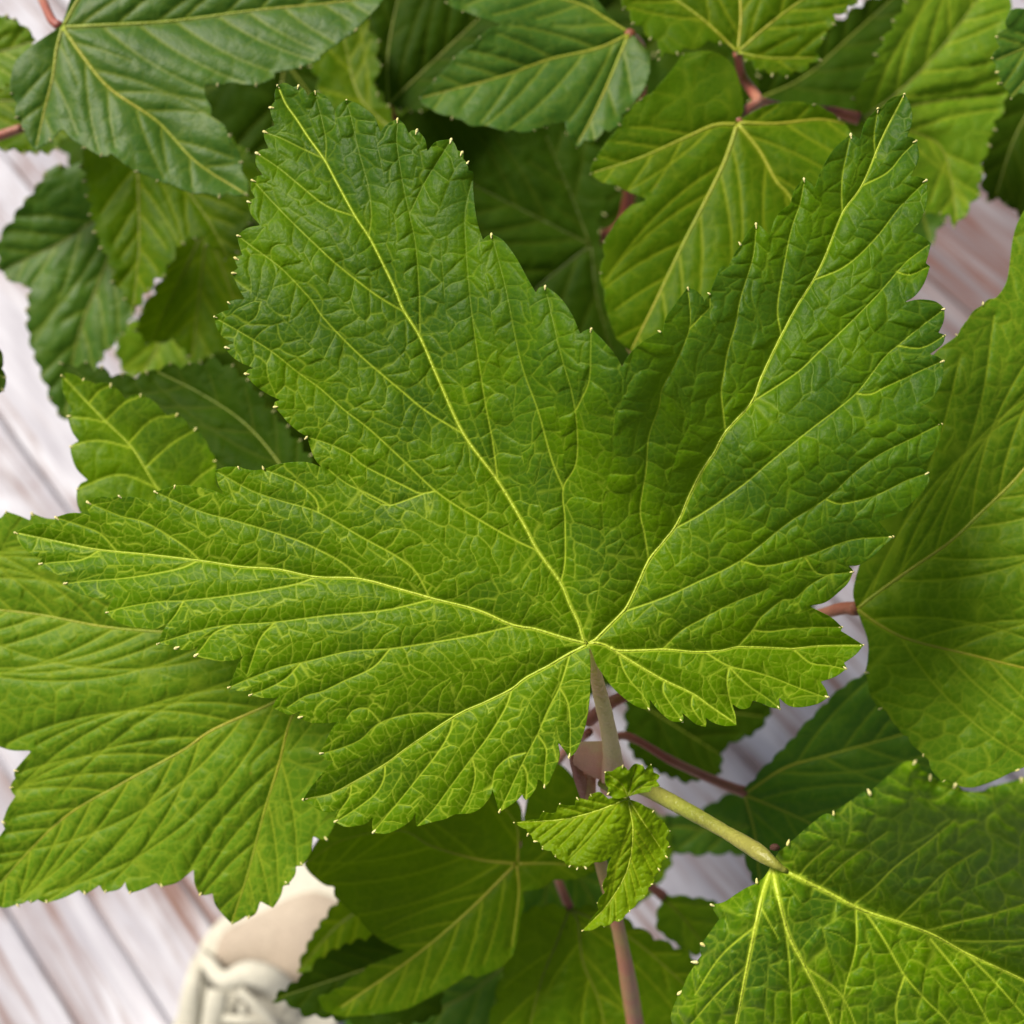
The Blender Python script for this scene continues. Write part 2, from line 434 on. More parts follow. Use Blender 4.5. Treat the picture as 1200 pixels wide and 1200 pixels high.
    # relief, in plate units
    def blur(A, rad):
        k = max(0, int(round(rad / step)))
        if k == 0: return A
        for _ in range(2):
            for ax_ in (0, 1):
                B = np.pad(A, [(k + 1, k) if a == ax_ else (0, 0) for a in (0, 1)], mode='edge')
                C_ = np.cumsum(B, ax_); n_ = 2 * k + 1
                A = (np.take(C_, range(n_, C_.shape[ax_]), ax_) - np.take(C_, range(0, C_.shape[ax_] - n_), ax_)) / n_
        return A
    puff = (0.35 + 0.95 * c3) * smin(np.maximum(e3, 0), 0.13 * cell[0])
    puff = 0.50 * puff + 0.65 * blur(puff, 0.12 * cell[0])
    H = a1 * smin(dp, w1) + a2 * smin(d1, w2) + a3 * rm * puff + a4 * smin(np.maximum(e4, 0), 2.0)
    H = H + wave * vnoise(X, Y, wave_scale, seed + 21) + 0.35 * wave * vnoise(X, Y, wave_scale * 0.4, seed + 22)
    # margins curl a little, teeth alternate
    edge = np.clip(1 - np.abs(S) / curl_w, 0, 1) ** 2
    H = H + edge * (curl + 3.0 * vnoise(X, Y, 30, seed + 31))
    rx, ry = ref if ref is not None else prims[0][0]
    H = H + tilt[0] * (X - rx) + tilt[1] * (Y - ry) - droop * ((X - rx) ** 2 + (Y - ry) ** 2) / 1000.0
    if shape is not None:
        H = H + shape(X, Y)
    mpp = depth / FPX
    # marching squares
    In = S > 0
    gid = np.full((ny, nx), -1, np.int64)
    used = In.copy()
    gid[used] = np.arange(used.sum()); cnt = int(used.sum())
    hm = In[:, :-1] != In[:, 1:]; vm = In[:-1] != In[1:]
    hid = np.full(hm.shape, -1, np.int64); hid[hm] = cnt + np.arange(hm.sum()); cnt += int(hm.sum())
    vid2 = np.full(vm.shape, -1, np.int64); vid2[vm] = cnt + np.arange(vm.sum())
    ht = np.clip(S[:, :-1] / (S[:, :-1] - S[:, 1:] + 1e-12), .03, .97)[hm]; vt = np.clip(S[:-1] / (S[:-1] - S[1:] + 1e-12), .03, .97)[vm]
    def gather(F):
        return np.concatenate([F[used], (F[:, :-1][hm] * (1 - ht) + F[:, 1:][hm] * ht), (F[:-1][vm] * (1 - vt) + F[1:][vm] * vt)])
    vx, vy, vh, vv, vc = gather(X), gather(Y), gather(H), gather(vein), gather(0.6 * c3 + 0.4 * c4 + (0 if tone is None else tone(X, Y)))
    corner = [gid[:-1, :-1], gid[:-1, 1:], gid[1:, 1:], gid[1:, :-1]]
    edgev = [hid[:-1], vid2[:, 1:], hid[1:], vid2[:, :-1]]
    b = [In[:-1, :-1], In[:-1, 1:], In[1:, 1:], In[1:, :-1]]
    case = b[0] * 1 + b[1] * 2 + b[2] * 4 + b[3] * 8
    loops, totals, segs = [], [], []
    for c in range(1, 16):
        m = case == c
        if not m.any(): continue
        seq = []
        for k in range(4):
            i0 = (c >> k) & 1; i1 = (c >> ((k + 1) % 4)) & 1
            if i0: seq.append(('c', k))
            if i0 != i1: seq.append(('e', k))
        arr = np.stack([(corner if q[0] == 'c' else edgev)[q[1]][m] for q in seq], 1)
        loops.append(arr[:, ::-1].ravel()); totals.append(np.full(len(arr), len(seq)))
        for a in range(len(seq)):
            if seq[a][0] == 'e' and seq[(a + 1) % len(seq)][0] == 'e':
                segs.append(arr[:, [a, (a + 1) % len(seq)]])
    D = depth - vh * mpp
    V = place(vx, vy, D)
    nV = len(V)
    if rim and segs:
        sg = np.concatenate(segs)
        u, inv = np.unique(sg, return_inverse=True); inv = inv.reshape(sg.shape)
        low = place(vx[u], vy[u], D[u] + rim)
        V = np.vstack([V, low])
        q = np.stack([sg[:, 0], sg[:, 1], nV + inv[:, 1], nV + inv[:, 0]], 1)
        loops.append(q.ravel()); totals.append(np.full(len(q), 4))
        vv = np.concatenate([vv, vv[u]]); vc = np.concatenate([vc, vc[u]])
        vx = np.concatenate([vx, vx[u]]); vy = np.concatenate([vy, vy[u]])
    loops = np.concatenate(loops); totals = np.concatenate(totals)
    starts = np.concatenate([[0], np.cumsum(totals)[:-1]])
    uvw = np.stack([vx * mpp * 90, vy * mpp * 90, np.full(len(vx), seed * 3.7)], 1)
    leaf = mesh_obj('leaf', V, loops, starts, totals, mat, parent, True, {'vein': vv, 'cell': vc, 'leaf_uv': uvw})
    if label: leaf['label'] = label
    def hs(px, py):
        i = np.clip((np.asarray(px) - x0) / step, 0, nx - 1.001); j = np.clip((np.asarray(py) - y0) / step, 0, ny - 1.001)
        a = i.astype(int); c = j.astype(int); fa = i - a; fc = j - c
        return H[c, a] * (1 - fa) * (1 - fc) + H[c, a + 1] * fa * (1 - fc) + H[c + 1, a] * (1 - fa) * fc + H[c + 1, a + 1] * fa * fc
    if prim_tubes:
        for v in prims:
            C = catmull(v, 5)
            keep = np.array([inside_poly(poly, *p) for p in C]); 
            if keep.sum() < 4: continue
            last = np.where(keep)[0].max(); C = C[:last + 1]
            f = np.linspace(0, 1, len(C))
            r = (pw * 0.55) * (1 - 0.72 * f ** 0.8)
            hh = hs(C[:, 0], C[:, 1]) + r * 0.25
            tube('vein', place(C[:, 0], C[:, 1], depth - hh * mpp), r * mpp, M[vein_mat], leaf, 8)
    if len(tips) and tip_r:
        Vt, Ft = [], []
        cen = poly.mean(0); r = np.random.default_rng(seed)
        for (tx, ty) in tips:
            if r.uniform() < 0.1: continue
            j = np.argmin(np.hypot(poly[:, 0] - tx, poly[:, 1] - ty)); n_ = len(poly)
            back = (poly[(j - 4) % n_] + poly[(j + 4) % n_]) / 2
            dr = np.array([tx, ty]) - back; dr /= np.linalg.norm(dr) + 1e-9
            ih = hs(tx - dr[0] * 4, ty - dr[1] * 4)
            R = tip_r * r.uniform(0.65, 1.1)
            sd_ = np.array([-dr[1], dr[0]]); base = len(Vt)
            tx, ty = tx - dr[0] * 0.5 * R, ty - dr[1] * 0.5 * R
            ring = [(-1.7, .30), (-.6, .7), (.2, .9), (.8, .62)]
            for (a, rad) in ring:
                for k in range(6):
                    an = k * math.pi / 3
                    off = dr * a * R + sd_ * rad * R * 0.8 * math.cos(an)
                    Vt.append((tx + off[0], ty + off[1], ih + rad * R * 0.8 * math.sin(an) + 0.3))
            Vt.append((tx + dr[0] * 1.15 * R, ty + dr[1] * 1.15 * R, ih + 0.3))
            for q in range(3):
                for k in range(6):
                    k2 = (k + 1) % 6
                    Ft.append((base + q * 6 + k, base + q * 6 + k2, base + q * 6 + 6 + k2, base + q * 6 + 6 + k))
            for k in range(6):
                Ft.append((base + 18 + k, base + 18 + (k + 1) % 6, base + 24))
        Vt = np.array(Vt)
        o = poly_obj('tooth_tips', place(Vt[:, 0], Vt[:, 1], depth - Vt[:, 2] * mpp), Ft, M[tip_mat], leaf)
        o['kind'] = 'stuff'
    leaf['_hs'] = 0
    del leaf['_hs']
    return leaf, hs

def P(s):
    return np.array([[float(a) for a in t.split(',')] for t in s.split()])

# ------------------------------------------------------------------ the boards underneath
def board_material(name, w0, w1, pa, pb, wa, wb):
    m, n, l = newmat(name)
    out = n.new('ShaderNodeOutputMaterial'); bs = n.new('ShaderNodeBsdfPrincipled'); l.new(bs.outputs[0], out.inputs[0])
    tc = n.new('ShaderNodeTexCoord'); oi = n.new('ShaderNodeObjectInfo')
    off = n.new('ShaderNodeVectorMath'); off.operation = 'MULTIPLY_ADD'
    cmb = n.new('ShaderNodeCombineXYZ'); l.new(oi.outputs['Random'], cmb.inputs[0]); l.new(oi.outputs['Random'], cmb.inputs[1])
    l.new(cmb.outputs[0], off.inputs[0]); off.inputs[1].default_value = (7, 13, 0); l.new(tc.outputs['Object'], off.inputs[2])
    def noise(scale, det, dist=0.0):
        mp = n.new('ShaderNodeMapping'); mp.inputs['Scale'].default_value = scale; l.new(off.outputs[0], mp.inputs[0])
        t = n.new('ShaderNodeTexNoise'); t.inputs['Scale'].default_value = 1; t.inputs['Detail'].default_value = det
        t.inputs['Distortion'].default_value = dist
        l.new(mp.outputs[0], t.inputs['Vector']); return t
    grain = noise((8, 150, 60), 6, 1.2); wear = noise((9, 34, 20), 5, 0.8); stain = noise((9, 40, 10), 4, 0.5)
    def ramp(src, a, b, ca, cb):
        c = n.new('ShaderNodeValToRGB'); e = c.color_ramp.elements
        e[0].position = a; e[1].position = b; e[0].color = (*ca, 1); e[1].color = (*cb, 1); l.new(src, c.inputs[0]); return c
    paint = ramp(stain.outputs['Fac'], 0.35, 0.65, pa, pb)
    wood = ramp(grain.outputs['Fac'], 0.42, 0.66, wa, wb)
    wm = n.new('ShaderNodeMath'); wm.operation = 'MULTIPLY_ADD'; l.new(grain.outputs['Fac'], wm.inputs[0]); wm.inputs[1].default_value = 0.75; l.new(wear.outputs['Fac'], wm.inputs[2])
    msk = n.new('ShaderNodeMapRange'); msk.inputs[1].default_value = w0; msk.inputs[2].default_value = w1; l.new(wm.outputs[0], msk.inputs[0])
    mx = n.new('ShaderNodeMix'); mx.data_type = 'RGBA'; l.new(msk.outputs[0], mx.inputs[0]); l.new(paint.outputs[0], mx.inputs[6]); l.new(wood.outputs[0], mx.inputs[7])
    gl = ramp(grain.outputs['Fac'], 0.3, 0.5, (0.80, 0.78, 0.80), (1, 1, 1))
    mm = n.new('ShaderNodeMix'); mm.data_type = 'RGBA'; mm.blend_type = 'MULTIPLY'; mm.inputs[0].default_value = 1; l.new(mx.outputs[2], mm.inputs[6]); l.new(gl.outputs[0], mm.inputs[7])
    l.new(mm.outputs[2], bs.inputs['Base Color']); bs.inputs['Roughness'].default_value = 0.7
    bp = n.new('ShaderNodeBump'); bp.inputs['Strength'].default_value = 0.5; bp.inputs['Distance'].default_value = 0.001
    l.new(wm.outputs[0], bp.inputs['Height']); bp.invert = True; l.new(bp.outputs[0], bs.inputs['Normal'])
    return m
M['board'] = board_material('whitewashed_wood', 0.82, 1.04, (0.40, 0.39, 0.45), (0.64, 0.645, 0.71), (0.34, 0.31, 0.34), (0.20, 0.10, 0.075))
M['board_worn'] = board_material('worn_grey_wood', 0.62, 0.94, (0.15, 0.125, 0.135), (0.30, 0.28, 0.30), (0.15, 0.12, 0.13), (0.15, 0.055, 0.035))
M['under'] = stem_material('dark_gap', (0.03, 0.022, 0.02), (0.05, 0.04, 0.035), 30, 0.9)

deck_bm = [(-6, -6, -0.024), (6, -6, -0.024), (6, 6, -0.024), (-6, 6, -0.024)]
deck = poly_obj('floor', deck_bm, [(0, 1, 2, 3)], M['under'], None, False)
deck['kind'] = 'structure'
deck['label'] = 'whitewashed worn wooden boards under the bush'
# the boards run towards the upper left: the vanishing point of their seams on the plate
vpx, vpy = -2100.0, -2400.0
dv = place(vpx, vpy, 1.0) - np.array([0, 0, CAM_H]); BA = math.atan2(dv[1], dv[0])
bdir = np.array([math.cos(BA), math.sin(BA)]); bnor = np.array([-bdir[1], bdir[0]])
def seam_of(px, py):
    p = place(px, py, ground_depth(py)); return float(p[:2] @ bnor)
seams = sorted([seam_of(1112, 345), seam_of(40, 545), seam_of(230, 1060), seam_of(150, 1125), seam_of(45, 1130)])
SE = list(seams)
rb = random.Random(3)
lo, hi = seams[0], seams[-1]
cur = lo
while cur > -1.3: cur -= rb.uniform(0.07, 0.11); SE.append(cur)
cur = hi
while cur < 1.3: cur += rb.uniform(0.07, 0.11); SE.append(cur)
SE = sorted(SE); full = [SE[0]]
for s in SE[1:]:
    gap = s - full[-1]
    k = max(1, int(round(gap / 0.10)))
    for q in range(1, k + 1): full.append(full[-1] * 0 + (s - gap) + gap * q / k)
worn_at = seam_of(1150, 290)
def plank(a, b, x0, x1, seed):
    r = random.Random(seed); n = 26; g = 0.0005; bv = 0.0012; T = 0.02; W = b - a - 2 * g
    V, F = [], []
    for i in range(n):
        x = x0 + (x1 - x0) * i / (n - 1)
        e0 = r.uniform(-.0005, .0005); e1 = r.uniform(-.0005, .0005); zz = r.uniform(-.0003, .0003)
        prof = [(-W / 2 + e0, -T), (-W / 2 + e0, -bv), (-W / 2 + bv + e0, zz), (0, zz + .0006), (W / 2 - bv + e1, zz), (W / 2 + e1, -bv), (W / 2 + e1, -T)]
        for (y, z) in prof: V.append((x, y, z))
    for i in range(n - 1):
        for k in range(6):
            F.append((i * 7 + k, i * 7 + 7 + k, i * 7 + 8 + k, i * 7 + 1 + k))
    F.append(tuple(range(7))); F.append(tuple(reversed(range((n - 1) * 7, n * 7))))
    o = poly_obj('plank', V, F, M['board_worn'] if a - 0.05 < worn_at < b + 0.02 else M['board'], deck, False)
    c = (a + b) / 2
    o.location = (bnor[0] * c, bnor[1] * c, 0); o.rotation_euler = (0, 0, BA)
    return o
for i, (a, b) in enumerate(zip(full[:-1], full[1:])):
    plank(a, b, -1.6 - 0.05 * (i % 3), 1.6, i)

# ------------------------------------------------------------------ the cream laced shoe on the boards
def cloth_material(name, c, c2, rough=0.75):
    m = stem_material(name, c, c2, 25, rough); return m
M['cream'] = cloth_material('cream_leather', (0.68, 0.66, 0.55), (0.74, 0.71, 0.60))
M['beige'] = cloth_material('beige_lining', (0.52, 0.43, 0.34), (0.58, 0.49, 0.39))

# ------------------------------------------------------------------ the currant bush
bush = bpy.data.objects.new('currant_bush', None); COL.objects.link(bush)
bush.empty_display_size = 0.05
bush['label'] = 'leafy currant bush with lobed toothed green leaves over the whitewashed boards'
bush['category'] = 'bush'

# --- the large leaf in front: outline traced tooth by tooth (t = tooth tip, n = notch)
MAIN_OUT = parse("""
690,757n 692,775 692,795 691,820 687,847 681,868 674,882 667,888t 662,880 654,870n 656,887 648,907 643,918 638,923t 635,916 630,913n 629,922 622,933 616,938t
612,931n 606,938 595,946 585,952t 581,938 577,925n 575,933 565,946 552,953 538,954t 534,954n 522,960 505,964 488,969t 487,956 489,946n 483,960 470,970 453,977 437,976t
436,966 437,957n 430,965 417,968 404,969 392,963t 393,954 397,947n 388,952 376,950 365,944 355,937t 366,920 379,904 391,892n 383,891 375,883t 383,866 393,849 407,840n
395,846 380,848 363,847 350,841t 351,837 354,833n 340,838 329,834 319,830t 323,821 330,813n 322,818 308,818 292,815t 295,809 299,803n 293,809 280,810 267,806t 274,791 280,777 288,766n
278,773 260,775 241,772 228,769t 231,761 235,754n 226,761 216,762 205,760t 207,754n 197,757 184,755t 190,741 197,730n 183,737 165,736 147,733 133,726 124,718t 130,707 137,697n
124,703 107,700 89,694 75,684t 78,677 83,671n 72,675 57,669 46,661t 48,656 52,652n 42,652 28,643 21,633 17,624t 34,616 50,613 66,617n 64,611 65,606t 83,601 98,602 107,605n 102,596 102,588t
117,582 130,583 139,581t 146,583n 152,582 168,585 181,590 188,595n 183,585 181,576t 193,573 205,569t 222,569 250,575 265,582n 256,568 252,551t 265,547 279,547t 285,549n 297,551 309,550t
325,544 350,541 366,543 377,548n 369,538 364,526 360,512t 350,506 338,496 328,484 321,477t 322,471 328,469n 312,461 298,451 287,438t 291,433 298,432n 280,424 268,414 264,407t 268,404 275,402n 
262,396 254,384 251,371t 259,366 269,363n 267,358 267,354t 276,351 287,351n 279,337 272,320t 275,317 279,314n 276,308 275,302t 279,300 284,299n 280,287 278,276t 290,267 305,264n 
294,251 290,236t 294,234 299,232n 294,222 295,211t 300,207 308,205n 300,193 300,179t 307,175 315,174n 310,163 309,154t 315,150 322,147n 318,136 316,126t 319,122 322,119n 322,108 325,100t 
334,97 344,102n 347,101 350,100t 357,105 361,113n 364,109 369,107t 381,112 390,124 392,134n 396,124 406,117t 420,122 438,136 446,155n 453,146 466,139t 474,146 479,156n 482,153 489,152t 
498,163 501,177n 511,166 529,163t 534,170 536,176n 539,177 542,178t 543,186n 547,192t 549,200n 555,202t 555,227 559,258 566,281n 570,277 576,274t 590,282 605,302 617,324 628,343n 632,337 639,335t 
656,348 670,368 680,391n 686,387 693,385t 708,400 722,417 729,430n 734,420 746,406 760,396 774,389t 777,388n 780,373 788,361 798,347 806,337t 816,341 824,349 825,355n 827,350 832,345t 835,335 842,318 847,311t 850,313 854,312n 
860,299 868,287t 871,282n 876,272 886,262t 894,267 902,277n 908,257 918,245 926,240n 931,223 942,209t 949,214 955,220n 963,198 977,175 997,157t 1003,160 1008,163n 1014,143 1029,127t 1033,128n 1043,116 1060,110t 
1067,123 1069,142 1063,160n 1069,161 1074,165t 1077,183 1071,200 1066,207n 1076,207 1086,211t 1087,231 1081,254 1069,272n 1080,276 1091,285t 1088,298 1085,308n 1087,310 1090,312t 1083,332 1072,347 1058,355n 1075,351 1092,352 1101,356 1107,362t 
1106,376 1100,390n 1104,391 1108,393t 1104,404 1090,415n 1099,418 1106,423t 1105,440 1100,456 1090,470 1078,478n 1090,483 1104,497t 1101,515 1092,533 1076,548n 1082,550 1088,554t 1088,566 1074,584 1054,601 1030,611n 1037,620 1047,629t 
1038,638 1023,652 1007,662 994,663n 998,666 1000,670t 994,683 984,693 967,706 947,710n 960,716 975,724 987,735t 985,739n 998,747 1012,756t 1003,767 989,777n 991,780 992,784t 979,793 962,799n 968,808 971,817t 
958,825 938,829 924,827 913,818n 914,825 914,831t 903,829 892,824 882,821n 878,829 868,831 858,825n 862,838 863,850t 850,851 836,847 827,841n 828,847 827,852t 816,849 806,841 799,835n 801,840 800,846t 787,845 773,834 760,818n 
762,825 761,832t 748,829 735,821 720,808 709,794 699,779 694,765
""")
MAIN_P = [P(s) for s in (
 "688,754 683,748 678,730 667,707 657,683 630,645 613,613 583,563 543,508 513,443 492,395 472,362 462,337 445,302 432,277 416,253 395,215 380,187 362,162 347,139 335,122 327,104",
 "690,754 697,750 712,735 727,720 735,710 747,685 760,657 777,635 793,614 807,582 822,552 837,530 850,506 880,472 892,442 912,400 933,360 953,328 967,300 987,250 1010,217 1033,163 1058,114",
 "687,754 660,747 627,737 600,732 560,715 510,702 467,690 420,678 370,676 325,667 282,664 235,657 175,650 115,644 75,636 22,625",
 "687,756 665,767 643,780 615,795 600,807 570,822 535,838 483,872 452,895 417,915 388,930 359,936",
 "690,754 697,753 710,756 722,762 753,762 780,761 817,764 847,762 865,758 905,759 930,760 958,757 1008,756",
 "716,758 724,765 760,787 780,798 812,813 833,828 861,847")]
MAIN_S = [P(s) for s in (
 "630,645 600,631 547,600 510,575 473,540 433,503 403,480 375,455 350,437 320,413 290,394 255,374",
 "510,575 493,578 475,570 427,546 410,532 385,520 363,513",
 "543,508 500,482 467,455 427,421 402,397 377,370 365,352 347,332 327,312 297,290 281,278",
 "475,366 440,345 395,310 370,287 347,265 332,250 315,232 298,213",
 "415,253 382,241 350,216 327,197 303,181", "380,186 350,172 330,162 313,156",
 "657,683 662,657 662,610 660,572 675,543 676,500 670,460 660,425 650,385 641,345",
 "660,572 647,540 630,480 613,433 602,385 592,335 578,282", "675,480 690,447 692,410 693,390",
 "583,562 577,517 570,480 565,450 556,390 550,340 546,290 545,250 553,210",
 "492,390 491,340 487,287 480,252 472,215 465,167 466,146", "480,250 497,215 512,190 526,168",
 "432,275 435,255 432,220 420,175 411,135 407,122", "381,188 382,165 376,135 370,112",
 "760,657 755,625 750,597 757,550 760,512 772,477 776,455 793,423 808,385 808,355 806,342", "808,385 822,370 832,360 832,349",
 "850,506 845,460 848,440 853,410 862,380 867,352 877,320 883,298 886,268",
 "915,392 911,362 917,320 927,270 937,240 942,215", "987,250 986,225 988,200 996,162", "1026,185 1024,160 1028,132",
 "733,716 778,700 817,682 867,657 923,613 967,585 1000,555 1030,533 1070,513 1100,498",
 "968,585 987,590 1027,580 1060,564 1085,555", "868,657 897,663 943,652 997,633 1043,629", "943,652 958,672 983,672 997,670",
 "793,618 825,600 872,567 900,543 950,503 1002,462 1035,420 1052,405 1080,382 1104,364",
 "1003,461 1020,462 1038,453 1058,444 1082,433 1102,424", "1052,405 1077,408 1093,402 1105,394",
 "881,471 933,437 960,412 987,387 1022,352 1040,332 1062,307 1088,287", "1050,318 1066,322 1087,313",
 "953,328 990,312 1025,280 1055,242 1084,213", "1011,217 1040,202 1057,182 1072,167",
 "777,760 797,740 827,723 858,707 900,690", "865,757 882,738 892,723 917,703 930,702 953,683 975,672", "882,738 900,740 925,737 958,735 984,735",
 "930,761 950,777 972,780 989,784", "826,764 853,780 883,787 908,795 933,805 966,817", "855,782 875,802 897,817 911,828", "854,782 852,800 856,822 862,842",
 "725,766 730,783 740,800 752,813 760,828", "778,798 777,810 787,827 798,842", "812,814 810,827 818,840 826,849",
 "668,765 664,780 655,807 643,830 630,860 612,895 598,925 587,948", "656,806 665,823 668,848 668,884", "630,861 640,877 639,897 638,919",
 "612,896 618,908 616,934", "616,882 595,888 580,903 577,920", "600,807 592,830 572,863 553,888 527,923 507,950 490,967", "553,888 557,907 552,930 541,951",
 "531,842 527,858 513,882 487,915 460,948 439,973", "451,895 450,912 440,930 417,948 395,962", "411,918 410,933 398,950 393,960",
 "537,837 485,836 445,847 422,867 398,877 378,883", "446,847 430,830 413,833 406,842",
 "598,734 560,743 523,750 457,760 410,763 360,775 328,782 293,795 270,805", "352,777 335,795 313,807 295,814", "457,760 437,782 405,797 378,810 357,816 337,829",
 "507,702 450,715 385,721 322,729 263,733 230,740 188,753", "270,733 250,742 240,755 230,767", "322,729 307,745 300,760 290,790",
 "368,677 340,686 275,697 215,704 187,705 150,711 127,717", "215,704 206,720 197,731", "232,657 207,667 150,677 100,681 78,684", "116,645 95,656 62,659 48,661",
 "503,700 487,670 465,652 425,630 372,600 330,587 295,575 255,553", "373,600 370,585 350,567 325,556 311,551",
 "422,679 402,660 375,645 340,630 275,610 237,600 185,578", "235,657 212,637 170,612 142,605 104,589", "136,645 117,625 92,615 67,607",
 "457,592 430,578 405,566 385,550", "497,578 457,592 440,587 425,578 408,556")]
def main_shape(X, Y):
    g = lambda cx, cy, rx, ry: np.exp(-((X - cx) / rx) ** 2 - ((Y - cy) / ry) ** 2)
    h = 80 * g(725, 410, 105, 140) + 8 * g(1060, 400, 150, 220)                    # the two upper lobes rise towards their sinus
    h += 26 * g(610, 380, 60, 110) - 20 * g(600, 430, 28, 120)
    h -= 34 * g(330, 100, 150, 150)                   # lobe tips bend down
    h -= 46 * g(20, 650, 170, 130)
    h -= 20 * g(1080, 130, 120, 160)
    h -= 50 * g(1010, 780, 170, 120)
    h -= 26 * g(430, 980, 200, 90)
    h += 14 * g(960, 520, 180, 60)
    return h
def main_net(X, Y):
    k = 1 / (1 + np.exp(-((Y - 0.55 * X - 230) / 90)))       # light through the thin lower left, painted into net and tone
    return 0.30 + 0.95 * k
def main_vis(X, Y):
    sg = lambda v: 1 / (1 + np.exp(-v))
    p1 = np.interp(Y, [100, 162, 253, 362, 443, 508, 613, 683], [325, 362, 416, 472, 513, 543, 613, 657])
    mid = sg((470 - Y) / 50) * sg((X - p1 - 4) / 10) * sg((735 - X) / 25)
    lob = sg((300 - Y) / 60) * sg((560 - X) / 30)
    return 1 - 0.78 * mid - 0.35 * lob * (1 - mid) - 0.25 * sg((X - 760) / 40) * sg((720 - Y) / 40)
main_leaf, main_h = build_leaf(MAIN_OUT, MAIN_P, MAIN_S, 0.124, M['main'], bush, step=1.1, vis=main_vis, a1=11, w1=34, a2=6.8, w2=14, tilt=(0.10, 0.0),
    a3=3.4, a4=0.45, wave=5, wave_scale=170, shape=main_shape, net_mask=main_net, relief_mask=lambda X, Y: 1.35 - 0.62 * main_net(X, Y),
    pw=3.2, sw=1.15, tone=lambda X, Y: 2.6 * (main_net(X, Y) - 0.62), tip_r=2.5, seed=5, cell=(23, 38), fine_cell=10.5, net=0.58, fine_net=0.20,  # tone paints the lower-left glow and cooler upper lobes into the colour
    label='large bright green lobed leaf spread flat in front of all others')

# --- the other leaves: coarse envelopes (t marks lobe tips and corners), toothed by serrate()
def other(env, prims, depth, mat, tooth=24, tdepth=0.3, ready=False, spacing=44, ang=40, seed=1, **kw):
    e = parse(env)
    out = e if ready else serrate(e, tooth, tdepth, seed)
    prims = [P(s) for s in prims]
    poly, _ = outline_curve(out, 3)
    extra = [P(s) for s in kw.pop('secs', [])]
    secs = extra + (auto_secondary(prims, poly, spacing, ang, seed) if spacing else [])
    k = dict(step=2.4, vein_mat='vein_dim', tip_mat='tip_dim', tip_r=2.2, net=0.35, fine_net=0.12, pw=3.0, sw=1.7, a1=8, a2=4.5, w2=10, a3=2.4, a4=0.2, cell=(20, 32), seed=seed)
    k.update(kw)
    return build_leaf(out, prims, secs, depth, M[mat], bush, **k)

# lower left, close behind the large leaf
# (labels single the leaves out by what they stand beside)
other("""430,745n 330,690 220,640 130,612 63,608 50,606 37,601t 36,610n 22,604 7,599t 0,607 -14,606t -20,618n -60,640 -100,690t -92,720 -70,770 -55,800t -40,820n -20,862 8,878 37,880n 28,890 17,903t 18,912n 14,917 12,923t 18,933n 9,947 3,963t 6,971n -4,985 -12,1000t
 -12,1012n -22,1030 -30,1052 -28,1064t -10,1060n 5,1064 20,1060t 33,1055n 36,1058t 44,1054n 55,1058t 75,1052 93,1043n 100,1048t 110,1042 117,1037n 123,1046t 140,1042 147,1033n 152,1047t 168,1042 183,1035n 190,1039t 208,1034 227,1019n 228,1035 234,1049t 242,1049 249,1047n 252,1060 262,1073 272,1083t
 282,1078 289,1073n 291,1076t 300,1070 305,1056n 312,1060 320,1064t 329,1050 332,1038n 338,1036t 346,1025 347,1015n 354,1014t 364,1000 367,980n 383,984t 395,960 410,920 430,860 440,800""",
 ["425,762 370,795 323,822 250,855 213,880 143,918 67,965 -25,1062", "425,760 300,745 185,740 120,734 45,720 -20,712 -95,695", "425,768 370,800 342,840 327,895 310,950 290,1025 272,1080"],
 0.150, 'pale', ready=True, spacing=44, ang=36, seed=21, step=1.7, pw=3.6, sw=1.4, a1=10, w1=50, a2=5, w2=10, a3=3.4, cell=(24, 38), fine_cell=11, net=0.65, fine_net=0.3, vein_mat='vein_gold', tip_mat='tip', tip_r=2.2,
 tilt=(0.05, -0.05), wave=9, label='broad pale green leaf partly under the left lobes of the large leaf')
# right edge
other("""1003,712n 1000,690 1012,645 1030,585 1050,520 1068,465 1092,418 1122,393t 1124,390n 1129,381t 1133,376n 1152,357t 1160,350n 1168,348 1180,328 1186,285 1192,262 1204,240t 1250,190 1310,180 1370,260t 1350,360 1360,450t 1330,560 1340,660t
 1310,740 1290,830t 1240,880 1194,902t 1186,905n 1165,915 1140,923 1120,921t 1112,915n 1105,918t 1092,903 1088,890n 1082,884t 1068,872 1064,863n 1058,861t 1046,846 1038,833n 1030,831t 1020,815 1017,800 1014,788t 1017,770 1016,748""",
 ["1005,713 1025,697 1067,667 1113,635 1150,600 1197,553 1260,470 1330,300", "1005,714 1030,732 1067,750 1140,768 1197,782 1280,800"],
 0.150, 'pale', ready=True, spacing=50, ang=38, seed=22, step=1.8, pw=4.0, sw=1.4, a1=11, w1=45, a2=5, w2=10, a3=3.4, cell=(24, 38), fine_cell=11, net=0.6, fine_net=0.25, vein_mat='vein_gold', tip_mat='tip', tip_r=2.0,
 secs=["1010,706 1040,650 1075,580 1105,500 1125,420", "1040,688 1085,630 1120,560 1150,470 1165,370"], tilt=(0.12, 0.02), wave=10, shape=lambda X, Y: 20 * np.exp(-((X - 1120) / 40) ** 2 - ((Y - 420) / 90) ** 2),
 label='broad green leaf with yellow midrib beside the right lobe of the large leaf')

